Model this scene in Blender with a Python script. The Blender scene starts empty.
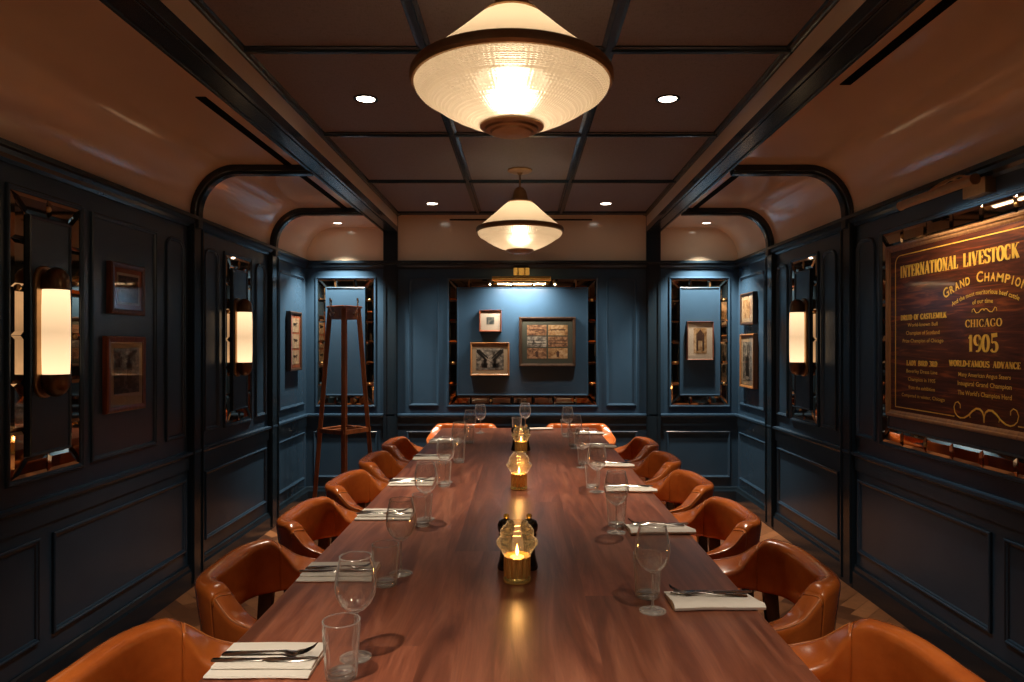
import bpy, bmesh, math, random
from mathutils import Vector, Matrix

random.seed(7)
PI = math.pi
S = bpy.context.scene
COL = S.collection

# ------------------------------------------------------------------ camera, world, exposure
cam_d = bpy.data.cameras.new('camera')
cam_d.lens = 24.0
cam_d.sensor_width = 36.0
cam_d.shift_x = -10 / 1024
cam_d.shift_y = 4 / 1024
cam_d.clip_start = 0.02
CAM = bpy.data.objects.new('camera', cam_d)
CAM.location = (0, 0, 1.43)
CAM.rotation_euler = (PI / 2, 0, 0)
COL.objects.link(CAM)
S.camera = CAM
W = bpy.data.worlds.new('world')
S.world = W
W.use_nodes = True
W.node_tree.nodes['Background'].inputs[0].default_value = (0.9, 0.75, 0.6, 1)
W.node_tree.nodes['Background'].inputs[1].default_value = 0.0
S.view_settings.view_transform = 'Standard'
S.view_settings.look = 'None'
S.view_settings.exposure = 0.0
S.view_settings.gamma = 1.0
S.view_settings.use_curve_mapping = False
try:
    S.cycles.max_bounces = 10
    S.cycles.diffuse_bounces = 4
    S.cycles.glossy_bounces = 4
    S.cycles.transmission_bounces = 8
    S.cycles.transparent_max_bounces = 24
    S.cycles.caustics_reflective = False
    S.cycles.caustics_refractive = False
    S.cycles.sample_clamp_indirect = 3.0
    S.cycles.use_denoising = True
    S.cycles.blur_glossy = 0.5
except Exception:
    pass

WARM = (1.0, 0.83, 0.63)
WARMER = (1.0, 0.66, 0.36)


def lamp(kind, name, loc, energy, color, parent=None, size=0.04, spot=None, blend=0.4, rot=None):
    d = bpy.data.lights.new(name, kind)
    d.energy = energy
    d.color = color
    if kind in ('POINT', 'SPOT'):
        d.shadow_soft_size = size
    if kind == 'SPOT':
        d.spot_size = spot
        d.spot_blend = blend
    o = bpy.data.objects.new(name, d)
    o.location = loc
    if rot:
        o.rotation_euler = rot
    COL.objects.link(o)
    if parent:
        o.parent = parent
    return o


# light levels
E_DOWN = 135.0        # recessed spots over the chairs
E_CORNER = 260.0      # recessed spots in the coves by the far wall
E_PEND = 2.7        # inside each pendant
E_CANDLE = 0.55
SCONCE_L = 1.0
E_PICT = 15.0


# ------------------------------------------------------------------ materials
class NT:
    def __init__(s, name):
        s.m = bpy.data.materials.new(name)
        s.m.use_nodes = True
        s.t = s.m.node_tree
        s.n = s.t.nodes
        s.l = s.t.links
        s.b = s.n.get('Principled BSDF')
        s.out = s.n.get('Material Output')

    def node(s, typ, **kw):
        x = s.n.new(typ)
        for k, v in kw.items():
            setattr(x, k, v)
        return x

    def link(s, a, b):
        s.l.new(a, b)

    def coords(s, scale=(1, 1, 1), rot=(0, 0, 0), kind='Object'):
        tc = s.node('ShaderNodeTexCoord')
        mp = s.node('ShaderNodeMapping')
        mp.inputs['Scale'].default_value = scale
        mp.inputs['Rotation'].default_value = rot
        s.link(tc.outputs[kind], mp.inputs[0])
        return mp.outputs[0]

    def noise(s, vec, scale=5, detail=4, rough=0.55, dist=0.0):
        x = s.node('ShaderNodeTexNoise')
        x.inputs['Scale'].default_value = scale
        x.inputs['Detail'].default_value = detail
        x.inputs['Roughness'].default_value = rough
        x.inputs['Distortion'].default_value = dist
        s.link(vec, x.inputs['Vector'])
        return x.outputs[0]

    def ramp(s, fac, stops):
        x = s.node('ShaderNodeValToRGB')
        e = x.color_ramp.elements
        while len(e) < len(stops):
            e.new(0.5)
        for i, (p, c) in enumerate(stops):
            e[i].position = p
            e[i].color = (c[0], c[1], c[2], 1)
        s.link(fac, x.inputs[0])
        return x.outputs[0]

    def bump(s, h, strength=0.2, dist=0.002):
        x = s.node('ShaderNodeBump')
        x.inputs['Strength'].default_value = strength
        x.inputs['Distance'].default_value = dist
        s.link(h, x.inputs['Height'])
        s.link(x.outputs[0], s.b.inputs['Normal'])
        return x

    def set(s, col=None, rough=None, metal=None, **kw):
        if col is not None:
            s.b.inputs['Base Color'].default_value = (*col, 1)
        if rough is not None:
            s.b.inputs['Roughness'].default_value = rough
        if metal is not None:
            s.b.inputs['Metallic'].default_value = metal
        for k, v in kw.items():
            s.b.inputs[k.replace('_', ' ')].default_value = v
        return s


M = {}


def paint(name, col, rough, var=0.06, coat=0.0, bump=0.05, scale=6):
    t = NT(name)
    t.set(col, rough)
    v = t.coords()
    n = t.noise(v, scale, 5)
    t.link(t.ramp(n, [(0.3, [c * (1 - var) for c in col]), (0.7, [c * (1 + var) for c in col])]), t.b.inputs['Base Color'])
    n2 = t.noise(v, 60, 2)
    t.bump(n2, bump, 0.001)
    if coat:
        t.b.inputs['Coat Weight'].default_value = coat
        t.b.inputs['Coat Roughness'].default_value = 0.12
    M[name] = t.m
    return t


def metal(name, col, rough, var=0.15, scale=40):
    t = NT(name)
    t.set(col, rough, 1.0)
    n = t.noise(t.coords(), scale, 3)
    t.link(t.ramp(n, [(0.3, [c * (1 - var) for c in col]), (0.7, col)]), t.b.inputs['Base Color'])
    M[name] = t.m
    return t


def wood(name, dark, light, rough, axis=1, scale=1.0, coat=0.0):
    """grain runs along the given axis (0 x, 1 y, 2 z)"""
    t = NT(name)
    sc = [14 * scale] * 3
    sc[axis] = 1.1 * scale
    v = t.coords(tuple(sc))
    n = t.noise(v, 1.6, 6, 0.6, 0.8)
    t.link(t.ramp(n, [(0.3, dark), (0.7, light)]), t.b.inputs['Base Color'])
    t.set(None, rough)
    t.bump(n, 0.06, 0.001)
    if coat:
        t.b.inputs['Coat Weight'].default_value = coat
        t.b.inputs['Coat Roughness'].default_value = 0.08
    M[name] = t.m
    return t


NAVY = (0.028, 0.066, 0.122)
paint('navy_paint', NAVY, 0.27, 0.05, bump=0.04)
paint('navy_trim', (0.013, 0.026, 0.042), 0.22, 0.05, bump=0.03)
paint('navy_beam', (0.017, 0.036, 0.056), 0.24, 0.05, bump=0.03)
paint('cream_gloss', (0.87, 0.73, 0.57), 0.13, 0.03, bump=0.03, scale=2)
paint('black_slot', (0.003, 0.003, 0.003), 0.9)
M['black_slot'].node_tree.nodes['Principled BSDF'].inputs['Specular IOR Level'].default_value = 0.05
paint('white_card', (0.62, 0.55, 0.46), 0.7, 0.04)
paint('cream_card', (0.50, 0.38, 0.25), 0.7, 0.05)
paint('rust_card', (0.34, 0.10, 0.045), 0.7, 0.08)
paint('grey_green_card', (0.055, 0.06, 0.045), 0.7, 0.08)
paint('black_lacquer', (0.008, 0.006, 0.005), 0.22)
paint('candle_wax', (0.8, 0.55, 0.3), 0.5)
paint('white_trim', (0.8, 0.76, 0.7), 0.4)

# dark woven ceiling cloth
t = NT('ceiling_cloth')
v = t.coords()
n = t.noise(t.coords((260, 40, 40)), 1, 2)
n2 = t.noise(t.coords((40, 260, 40)), 1, 2)
mx = t.node('ShaderNodeMath', operation='ADD')
t.link(n, mx.inputs[0]); t.link(n2, mx.inputs[1])
t.link(t.ramp(mx.outputs[0], [(0.35, (0.095, 0.086, 0.092)), (1.0, (0.225, 0.205, 0.22))]), t.b.inputs['Base Color'])
t.set(None, 0.6)
t.bump(mx.outputs[0], 0.4, 0.002)
M['ceiling_cloth'] = t.m

metal('brass', (1.0, 0.72, 0.22), 0.24, 0.02)
M['brass'].node_tree.nodes['Principled BSDF'].inputs['Metallic'].default_value = 0.75
metal('aged_brass', (0.46, 0.29, 0.155), 0.5)
metal('steel', (0.72, 0.69, 0.64), 0.16, 0.05)
metal('gilt', (0.60, 0.38, 0.14), 0.3)
t = metal('mirror_glass', (0.44, 0.34, 0.25), 0.035, 0.25, 9)
wood('frame_walnut', (0.045, 0.014, 0.007), (0.16, 0.055, 0.026), 0.3, 2, 2)
wood('frame_red', (0.10, 0.024, 0.010), (0.28, 0.075, 0.03), 0.28, 2, 2)
wood('frame_dark', (0.018, 0.010, 0.007), (0.06, 0.035, 0.022), 0.3, 2, 2)
wood('frame_gold', (0.18, 0.08, 0.03), (0.36, 0.17, 0.06), 0.3, 2, 2)
wood('leg_wood', (0.030, 0.012, 0.007), (0.085, 0.036, 0.02), 0.32, 2, 1.4)
wood('stand_wood', (0.10, 0.03, 0.012), (0.30, 0.10, 0.035), 0.3, 2, 1.2)

# table top: long planks of reddish walnut
t = NT('table_walnut')
tc = t.node('ShaderNodeTexCoord')
sep = t.node('ShaderNodeSeparateXYZ')
t.link(tc.outputs['Object'], sep.inputs[0])
dv = t.node('ShaderNodeMath', operation='MULTIPLY'); dv.inputs[1].default_value = 5.1
t.link(sep.outputs[0], dv.inputs[0])
fl = t.node('ShaderNodeMath', operation='FLOOR'); t.link(dv.outputs[0], fl.inputs[0])
fr = t.node('ShaderNodeMath', operation='FRACT'); t.link(dv.outputs[0], fr.inputs[0])
# boards end at different lengths
offs = t.node('ShaderNodeMath', operation='MULTIPLY'); offs.inputs[1].default_value = 0.61
t.link(fl.outputs[0], offs.inputs[0])
yy = t.node('ShaderNodeMath', operation='MULTIPLY_ADD'); yy.inputs[1].default_value = 0.55
t.link(sep.outputs[1], yy.inputs[0]); t.link(offs.outputs[0], yy.inputs[2])
fy = t.node('ShaderNodeMath', operation='FLOOR'); t.link(yy.outputs[0], fy.inputs[0])
cb = t.node('ShaderNodeCombineXYZ'); t.link(fl.outputs[0], cb.inputs[0]); t.link(fy.outputs[0], cb.inputs[1])
wn = t.node('ShaderNodeTexWhiteNoise'); wn.noise_dimensions = '3D'; t.link(cb.outputs[0], wn.inputs['Vector'])
mp = t.node('ShaderNodeVectorMath', operation='MULTIPLY'); mp.inputs[1].default_value = (16, 1.5, 1)
t.link(tc.outputs['Object'], mp.inputs[0])
ad = t.node('ShaderNodeVectorMath', operation='MULTIPLY_ADD')
t.link(wn.outputs['Color'], ad.inputs[0]); ad.inputs[1].default_value = (30, 30, 30); t.link(mp.outputs[0], ad.inputs[2])
g = t.noise(ad.outputs[0], 1.0, 7, 0.62, 1.3)
mp2 = t.node('ShaderNodeVectorMath', operation='MULTIPLY'); mp2.inputs[1].default_value = (160, 7, 1)
t.link(tc.outputs['Object'], mp2.inputs[0])
g2 = t.noise(mp2.outputs[0], 1.0, 3, 0.6)
c1 = t.ramp(g, [(0.31, (0.115, 0.031, 0.016)), (0.5, (0.225, 0.069, 0.036)), (0.69, (0.37, 0.135, 0.075))])
hs = t.node('ShaderNodeHueSaturation')
t.link(c1, hs.inputs['Color'])
mr = t.node('ShaderNodeMapRange'); mr.inputs[3].default_value = 0.62; mr.inputs[4].default_value = 1.30
t.link(wn.outputs['Value'], mr.inputs[0]); t.link(mr.outputs[0], hs.inputs['Value'])
mr2 = t.node('ShaderNodeMapRange'); mr2.inputs[3].default_value = 0.70; mr2.inputs[4].default_value = 1.22
t.link(g2, mr2.inputs[0])
mul = t.node('ShaderNodeMixRGB'); mul.blend_type = 'MULTIPLY'; mul.inputs[0].default_value = 1
t.link(hs.outputs[0], mul.inputs[1]); t.link(mr2.outputs[0], mul.inputs[2])
t.link(mul.outputs[0], t.b.inputs['Base Color'])
t.set(None, 0.34, Coat_Weight=0.25, Coat_Roughness=0.3)
t.bump(g2, 0.12, 0.0008)
M['table_walnut'] = t.m

# floor: boards get their colour from a per-board attribute
t = NT('floor_oak')
at = t.node('ShaderNodeAttribute'); at.attribute_name = 'board'
g = t.noise(t.coords((9, 9, 9)), 2.2, 6, 0.6, 1.0)
sm = t.node('ShaderNodeMath', operation='MULTIPLY_ADD'); sm.inputs[1].default_value = 0.65
t.link(at.outputs['Fac'], sm.inputs[0])
g3 = t.node('ShaderNodeMath', operation='MULTIPLY'); g3.inputs[1].default_value = 0.4
t.link(g, g3.inputs[0]); t.link(g3.outputs[0], sm.inputs[2])
t.link(t.ramp(sm.outputs[0], [(0.15, (0.07, 0.027, 0.014)), (0.55, (0.19, 0.078, 0.034)), (0.95, (0.46, 0.20, 0.085))]), t.b.inputs['Base Color'])
t.set(None, 0.36)
t.bump(g, 0.05, 0.001)
M['floor_oak'] = t.m

# saddle leather
t = NT('tan_leather')
v = t.coords()
n = t.noise(v, 7, 5, 0.6)
t.link(t.ramp(n, [(0.3, (0.36, 0.078, 0.014)), (0.72, (0.58, 0.150, 0.026))]), t.b.inputs['Base Color'])
n2 = t.noise(v, 130, 3)
n3 = t.noise(v, 16, 3)
ad2 = t.node('ShaderNodeMath', operation='MULTIPLY_ADD'); ad2.inputs[1].default_value = 4.0
t.link(n3, ad2.inputs[0]); t.link(n2, ad2.inputs[2])
t.bump(ad2.outputs[0], 0.13, 0.002)
t.set(None, 0.27, Coat_Weight=0.5, Coat_Roughness=0.16)
M['tan_leather'] = t.m
paint('piping_leather', (0.52, 0.17, 0.04), 0.35)

# linen
t = NT('linen')
n = t.noise(t.coords(), 500, 2)
t.set((0.78, 0.74, 0.68), 0.8)
t.bump(n, 0.2, 0.0006)
M['linen'] = t.m


def thin_glass(name, tint=(1, 1, 1), ior=1.5, rough=0.0, boost=1.0, haze=None):
    t = NT(name)
    t.n.remove(t.b)
    tr = t.node('ShaderNodeBsdfTransparent'); tr.inputs[0].default_value = (*tint, 1)
    gl = t.node('ShaderNodeBsdfGlossy'); gl.inputs[0].default_value = (1, 1, 1, 1); gl.inputs[1].default_value = rough
    fr = t.node('ShaderNodeLayerWeight'); fr.inputs[0].default_value = 0.5
    pw = t.node('ShaderNodeMath', operation='POWER'); pw.inputs[1].default_value = 4.0
    t.link(fr.outputs['Facing'], pw.inputs[0])
    ml = t.node('ShaderNodeMath', operation='MULTIPLY_ADD'); ml.inputs[1].default_value = 0.75 * boost
    ml.inputs[2].default_value = 0.04 * boost
    ml.use_clamp = True
    t.link(pw.outputs[0], ml.inputs[0])
    mx = t.node('ShaderNodeMixShader')
    t.link(ml.outputs[0], mx.inputs[0]); t.link(tr.outputs[0], mx.inputs[1]); t.link(gl.outputs[0], mx.inputs[2])
    if haze:
        # whitish colour mixed in, strongest at edges, paints the bright outlines of refracted lamps
        df = t.node('ShaderNodeBsdfDiffuse'); df.inputs[0].default_value = (0.95, 0.95, 0.93, 1)
        tl = t.node('ShaderNodeBsdfTranslucent'); tl.inputs[0].default_value = (0.95, 0.95, 0.93, 1)
        a1 = t.node('ShaderNodeMixShader'); a1.inputs[0].default_value = 0.5
        t.link(df.outputs[0], a1.inputs[1]); t.link(tl.outputs[0], a1.inputs[2])
        hz = t.node('ShaderNodeMath', operation='MULTIPLY_ADD'); hz.inputs[1].default_value = haze[1]; hz.inputs[2].default_value = haze[0]
        hz.use_clamp = True
        t.link(pw.outputs[0], hz.inputs[0])
        a2 = t.node('ShaderNodeMixShader')
        t.link(hz.outputs[0], a2.inputs[0]); t.link(mx.outputs[0], a2.inputs[1]); t.link(a1.outputs[0], a2.inputs[2])
        mx = a2
    t.link(mx.outputs[0], t.out.inputs[0])
    M[name] = t.m


thin_glass('bowl_glass', (0.98, 0.98, 0.975), 1.5, 0.06, 2.0, (0.025, 0.75))
thin_glass('picture_glazing', (0.97, 0.97, 0.97), 1.45, 0.02, 1.0)
thin_glass('candle_glow_glass', (0.99, 0.86, 0.64), 1.5, 0.10, 2.0, (0.045, 0.35))  # amber tint and haze put the candle's glow into the glass colour
thin_glass('solid_glass', (0.93, 0.93, 0.92), 1.5, 0.10, 3.2, (0.14, 0.6))


def emit(name, col, st):
    t = NT(name)
    t.n.remove(t.b)
    e = t.node('ShaderNodeEmission')
    e.inputs[0].default_value = (*col, 1)
    e.inputs[1].default_value = st
    t.link(e.outputs[0], t.out.inputs[0])
    M[name] = t.m
    return t


emit('downlight_glow', (1.0, 0.86, 0.70), 14)
emit('flame', (1.0, 0.55, 0.16), 26)
emit('pict_lamp_glow', (1.0, 0.82, 0.6), 2)
# opal tube of the sconces: two bulbs glow inside, near the ends
t = NT('opal_tube')
tc = t.node('ShaderNodeTexCoord'); sp = t.node('ShaderNodeSeparateXYZ'); t.link(tc.outputs['Object'], sp.inputs[0])
ab = t.node('ShaderNodeMath', operation='ABSOLUTE'); t.link(sp.outputs[2], ab.inputs[0])
mr = t.node('ShaderNodeMapRange'); mr.inputs[1].default_value = 0.0; mr.inputs[2].default_value = 0.15
mr.inputs[3].default_value = 0.85; mr.inputs[4].default_value = 1.5
t.link(ab.outputs[0], mr.inputs[0])
ml = t.node('ShaderNodeMath', operation='MULTIPLY'); ml.inputs[1].default_value = SCONCE_L
t.link(mr.outputs[0], ml.inputs[0])
t.set((0.8, 0.75, 0.68), 0.25)
t.b.inputs['Emission Color'].default_value = (1.0, 0.66, 0.36, 1)
t.link(ml.outputs[0], t.b.inputs['Emission Strength'])
M['opal_tube'] = t.m


def lampglass(name, col, see, rough, emit_col, emit_st):
    """milky lamp glass: diffuses the bulbs behind it and glows; part of it is clear enough to blur them"""
    t = NT(name)
    t.n.remove(t.b)
    a = t.node('ShaderNodeBsdfTranslucent'); a.inputs[0].default_value = (*col, 1)
    d = t.node('ShaderNodeBsdfDiffuse'); d.inputs[0].default_value = (*[c * 0.6 for c in col], 1)
    m0 = t.node('ShaderNodeMixShader'); m0.inputs[0].default_value = 0.25
    t.link(a.outputs[0], m0.inputs[1]); t.link(d.outputs[0], m0.inputs[2])
    b = t.node('ShaderNodeBsdfRefraction'); b.inputs['Color'].default_value = (1, 0.93, 0.82, 1)
    b.inputs['Roughness'].default_value = rough; b.inputs['IOR'].default_value = 1.12
    m1 = t.node('ShaderNodeMixShader'); m1.inputs[0].default_value = see
    t.link(m0.outputs[0], m1.inputs[1]); t.link(b.outputs[0], m1.inputs[2])
    g = t.node('ShaderNodeBsdfGlossy'); g.inputs[1].default_value = 0.12
    m2 = t.node('ShaderNodeMixShader'); m2.inputs[0].default_value = 0.04
    t.link(m1.outputs[0], m2.inputs[1]); t.link(g.outputs[0], m2.inputs[2])
    e = t.node('ShaderNodeEmission'); e.inputs[0].default_value = (*emit_col, 1); e.inputs[1].default_value = emit_st
    s_ = t.node('ShaderNodeAddShader')
    t.link(m2.outputs[0], s_.inputs[0]); t.link(e.outputs[0], s_.inputs[1])
    t.link(s_.outputs[0], t.out.inputs[0])
    M[name] = t.m
    return t


lampglass('opal_cone', (0.90, 0.77, 0.58), 0.0, 0.3, (1.0, 0.66, 0.37), 0.24)
lampglass('prismatic_bowl', (0.80, 0.70, 0.56), 0.30, 0.36, (1.0, 0.68, 0.38), 0.24)
emit('bulb_glow', (1.0, 0.78, 0.52), 1.8)

# sign board: figured walnut, glossy
t = NT('sign_walnut')
v = t.coords((1.2, 1.2, 14))
n = t.noise(v, 1.5, 6, 0.6, 2.2)
t.link(t.ramp(n, [(0.3, (0.028, 0.006, 0.003)), (0.52, (0.080, 0.018, 0.006)), (0.75, (0.34, 0.080, 0.014))]), t.b.inputs['Base Color'])
t.set(None, 0.45, Coat_Weight=0.22, Coat_Roughness=0.07)
t.b.inputs['Specular IOR Level'].default_value = 0.2
M['sign_walnut'] = t.m
paint('gold_leaf', (0.88, 0.52, 0.07), 0.38, 0.12, scale=30)
M['gold_leaf'].node_tree.nodes['Principled BSDF'].inputs['Metallic'].default_value = 0.25


def print_mat(name, a, b, c, scale=(20, 20, 20), seed=0.0):
    t = NT(name)
    tc = t.node('ShaderNodeTexCoord'); mp = t.node('ShaderNodeMapping')
    mp.inputs['Scale'].default_value = scale; mp.inputs['Location'].default_value = (seed, seed * 1.7, seed * 0.6)
    t.link(tc.outputs['Object'], mp.inputs[0])
    n = t.noise(mp.outputs[0], 1.0, 6, 0.65, 0.6)
    t.link(t.ramp(n, [(0.36, a), (0.5, b), (0.64, c)]), t.b.inputs['Base Color'])
    t.set(None, 0.6)
    M[name] = t.m


print_mat('print_grey', (0.03, 0.027, 0.024), (0.22, 0.20, 0.17), (0.58, 0.53, 0.44), (18, 18, 22), 1)
print_mat('print_sepia', (0.07, 0.03, 0.015), (0.26, 0.13, 0.065), (0.48, 0.29, 0.16), (26, 26, 30), 2)
print_mat('print_blue', (0.02, 0.03, 0.035), (0.07, 0.09, 0.09), (0.22, 0.22, 0.19), (24, 24, 24), 3)
print_mat('print_brown', (0.03, 0.018, 0.014), (0.10, 0.06, 0.05), (0.26, 0.18, 0.14), (16, 16, 24), 4)
print_mat('print_ochre', (0.20, 0.09, 0.03), (0.45, 0.27, 0.12), (0.62, 0.46, 0.28), (22, 22, 22), 5)
paint('ink', (0.015, 0.012, 0.010), 0.6)
paint('sepia_ink', (0.07, 0.03, 0.018), 0.6)


# ------------------------------------------------------------------ geometry helpers
class MB:
    def __init__(s):
        s.v = []
        s.f = []
        s.col = []

    def add(s, vs, fs):
        k = len(s.v)
        s.v += [tuple(p) for p in vs]
        s.f += [tuple(i + k for i in f) for f in fs]
        return s

    def box(s, x0, x1, y0, y1, z0, z1, bev=0.0, T=None):
        if bev <= 0:
            vs = [(x, y, z) for z in (z0, z1) for y in (y0, y1) for x in (x0, x1)]
            fs = [(0, 2, 3, 1), (4, 5, 7, 6), (0, 1, 5, 4), (2, 6, 7, 3), (0, 4, 6, 2), (1, 3, 7, 5)]
            if T: vs = [T(p) for p in vs]
            return s.add(vs, fs)
        bm = bmesh.new()
        bmesh.ops.create_cube(bm, size=1)
        for q in bm.verts:
            q.co = Vector(((x0 + x1) / 2 + q.co.x * (x1 - x0), (y0 + y1) / 2 + q.co.y * (y1 - y0), (z0 + z1) / 2 + q.co.z * (z1 - z0)))
        bmesh.ops.bevel(bm, geom=bm.edges[:], offset=min(bev, 0.49 * min(abs(x1 - x0), abs(y1 - y0), abs(z1 - z0))), segments=2, affect='EDGES', profile=0.6)
        vs = [tuple(q.co) for q in bm.verts]
        if T: vs = [T(p) for p in vs]
        bm.verts.index_update()
        fs = [tuple(q.index for q in f.verts) for f in bm.faces]
        bm.free()
        return s.add(vs, fs)

    def loft(s, rings, cap0=True, cap1=True, closed=False):
        """rings: list of equal-length closed loops"""
        k = len(s.v)
        n = len(rings[0])
        for r in rings:
            s.v += [tuple(p) for p in r]
        m = len(rings)
        for i in range(m if closed else m - 1):
            a = k + i * n
            b = k + ((i + 1) % m) * n
            for j in range(n):
                j2 = (j + 1) % n
                s.f.append((a + j, a + j2, b + j2, b + j))
        if not closed:
            if cap0: s.f.append(tuple(k + j for j in reversed(range(n))))
            if cap1: s.f.append(tuple(k + (m - 1) * n + j for j in range(n)))
        return s

    def lathe(s, prof, n=32, c=(0, 0, 0), flute=None, capb=True, capt=True):
        rings = []
        for r, z in prof:
            ring = []
            for j in range(n):
                a = 2 * PI * j / n
                rr = r
                if flute:
                    rr = flute(r, z, a, j)
                ring.append((c[0] + rr * math.cos(a), c[1] + rr * math.sin(a), c[2] + z))
            rings.append(ring)
        return s.loft(rings, capb, capt)

    def tube(s, pts, r, n=8, caps=True):
        pts = [Vector(p) for p in pts]
        rings = []
        up = Vector((0, 0, 1))
        prev = None
        for i, p in enumerate(pts):
            d = (pts[min(i + 1, len(pts) - 1)] - pts[max(i - 1, 0)]).normalized()
            if prev is None:
                a = d.cross(up)
                if a.length < 1e-3: a = d.cross(Vector((1, 0, 0)))
                a.normalize()
            else:
                a = (prev - d * prev.dot(d)).normalized()
            prev = a
            b = d.cross(a)
            rr = r[i] if isinstance(r, (list, tuple)) else r
            rings.append([p + a * rr * math.cos(2 * PI * j / n) + b * rr * math.sin(2 * PI * j / n) for j in range(n)])
        return s.loft(rings, caps, caps)

    def bar(s, a, b, w, h, w2=None, h2=None):
        """square bar between two points; w across, h the other way"""
        a = Vector(a); b = Vector(b)
        d = (b - a).normalized()
        side = d.cross(Vector((0, 0, 1)))
        if side.length < 1e-3: side = Vector((1, 0, 0))
        side.normalize()
        oth = side.cross(d)
        w2 = w if w2 is None else w2
        h2 = h if h2 is None else h2
        r = []
        for p, ww, hh in ((a, w, h), (b, w2, h2)):
            r.append([p + side * sx * ww / 2 + oth * sy * hh / 2 for sx, sy in ((-1, -1), (1, -1), (1, 1), (-1, 1))])
        return s.loft(r)

    def build(s, name, mat, parent=None, smooth=False, angle=None, loc=None, subsurf=0, bevel=0):
        me = bpy.data.meshes.new(name)
        me.from_pydata(s.v, [], s.f)
        me.materials.append(M[mat] if isinstance(mat, str) else mat)
        bm = bmesh.new(); bm.from_mesh(me)
        bmesh.ops.recalc_face_normals(bm, faces=bm.faces[:])
        bm.to_mesh(me); bm.free()
        if smooth:
            for p in me.polygons: p.use_smooth = True
            if angle:
                try: me.set_sharp_from_angle(angle=angle)
                except Exception: pass
        o = bpy.data.objects.new(name, me)
        COL.objects.link(o)
        if parent: o.parent = parent
        if loc: o.location = loc
        if subsurf:
            md = o.modifiers.new('s', 'SUBSURF'); md.levels = subsurf; md.render_levels = subsurf
        if bevel:
            md = o.modifiers.new('b', 'BEVEL'); md.width = bevel; md.segments = 2; md.limit_method = 'ANGLE'
        return o


def tag(o, label=None, cat=None, group=None, kind=None):
    if label: o['label'] = label
    if cat: o['category'] = cat
    if group: o['group'] = group
    if kind: o['kind'] = kind
    return o


def empty(name, loc=(0, 0, 0), rz=0):
    o = bpy.data.objects.new(name, None)
    o.location = loc
    o.rotation_euler = (0, 0, rz)
    o.empty_display_size = 0.05
    COL.objects.link(o)
    return o


def children(o):
    return [c for c in bpy.data.objects if c.parent == o]


def copy_tree(o, parent=None):
    c = o.copy()
    COL.objects.link(c)
    c.parent = parent
    for ch in list(children(o)):
        copy_tree(ch, c)
    return c


def struct(o):
    o['kind'] = 'structure'
    return o


# ------------------------------------------------------------------ the room
WX = 1.97           # half width
YB = 6.23           # far wall
YF = -3.3           # wall behind the camera
ZC = 2.19           # cornice top
BX0, BX1 = 1.131, 1.26   # beams
ZB = 2.464          # underside of beams
ZT = 2.62           # tray ceiling
ZCV = 2.50          # cove flat


def P_left(u, z, h=0.0): return (-WX + h, u, z)
def P_right(u, z, h=0.0): return (WX - h, u, z)
def P_back(u, z, h=0.0): return (u, YB - h, z)
def P_front(u, z, h=0.0): return (u, YF + h, z)


def offset_loop(pts, d):
    """inset a closed, counter-clockwise 2-D loop by d"""
    n = len(pts)
    out = []
    for i in range(n):
        p0 = Vector(pts[i - 1]); p1 = Vector(pts[i]); p2 = Vector(pts[(i + 1) % n])
        a = (p1 - p0).normalized(); b = (p2 - p1).normalized()
        na = Vector((-a.y, a.x)); nb = Vector((-b.y, b.x))
        m = (na + nb)
        if m.length < 1e-6: m = na
        m.normalize()
        k = d / max(0.3, m.dot(na))
        out.append((p1.x + m.x * k, p1.y + m.y * k))
    return out


def panel_loop(u0, u1, z0, z1, r=0.0, seg=6):
    if r <= 0:
        return [(u0, z0), (u1, z0), (u1, z1), (u0, z1)]
    L = [(u0, z0), (u1, z0)]
    for k in range(seg + 1):
        a = PI / 2 * k / seg
        L.append((u1 - r + r * math.cos(a), z1 - r + r * math.sin(a)))
    for k in range(seg + 1):
        a = PI / 2 + PI / 2 * k / seg
        L.append((u0 + r + r * math.cos(a), z1 - r + r * math.sin(a)))
    return L


MOULD = [(0.0, 0.0), (0.0, 0.009), (0.004, 0.013), (0.010, 0.013), (0.013, 0.008), (0.020, 0.006), (0.024, 0.0)]


def mould(mb, P, loop, prof=MOULD):
    rings = []
    loops = [offset_loop(loop, o) for o, h in prof]
    n = len(loop)
    for i in range(n):
        rings.append([P(loops[k][i][0], loops[k][i][1], prof[k][1] - (0.002 if prof[k][1] == 0 else 0)) for k in range(len(prof))])
    mb.loft(rings, closed=True)


def wbox(mb, P, u0, u1, z0, z1, h0, h1):
    vs = [P(u, z, h) for z in (z0, z1) for h in (h0, h1) for u in (u0, u1)]
    fs = [(0, 2, 3, 1), (4, 5, 7, 6), (0, 1, 5, 4), (2, 6, 7, 3), (0, 4, 6, 2), (1, 3, 7, 5)]
    mb.add(vs, fs)


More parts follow.
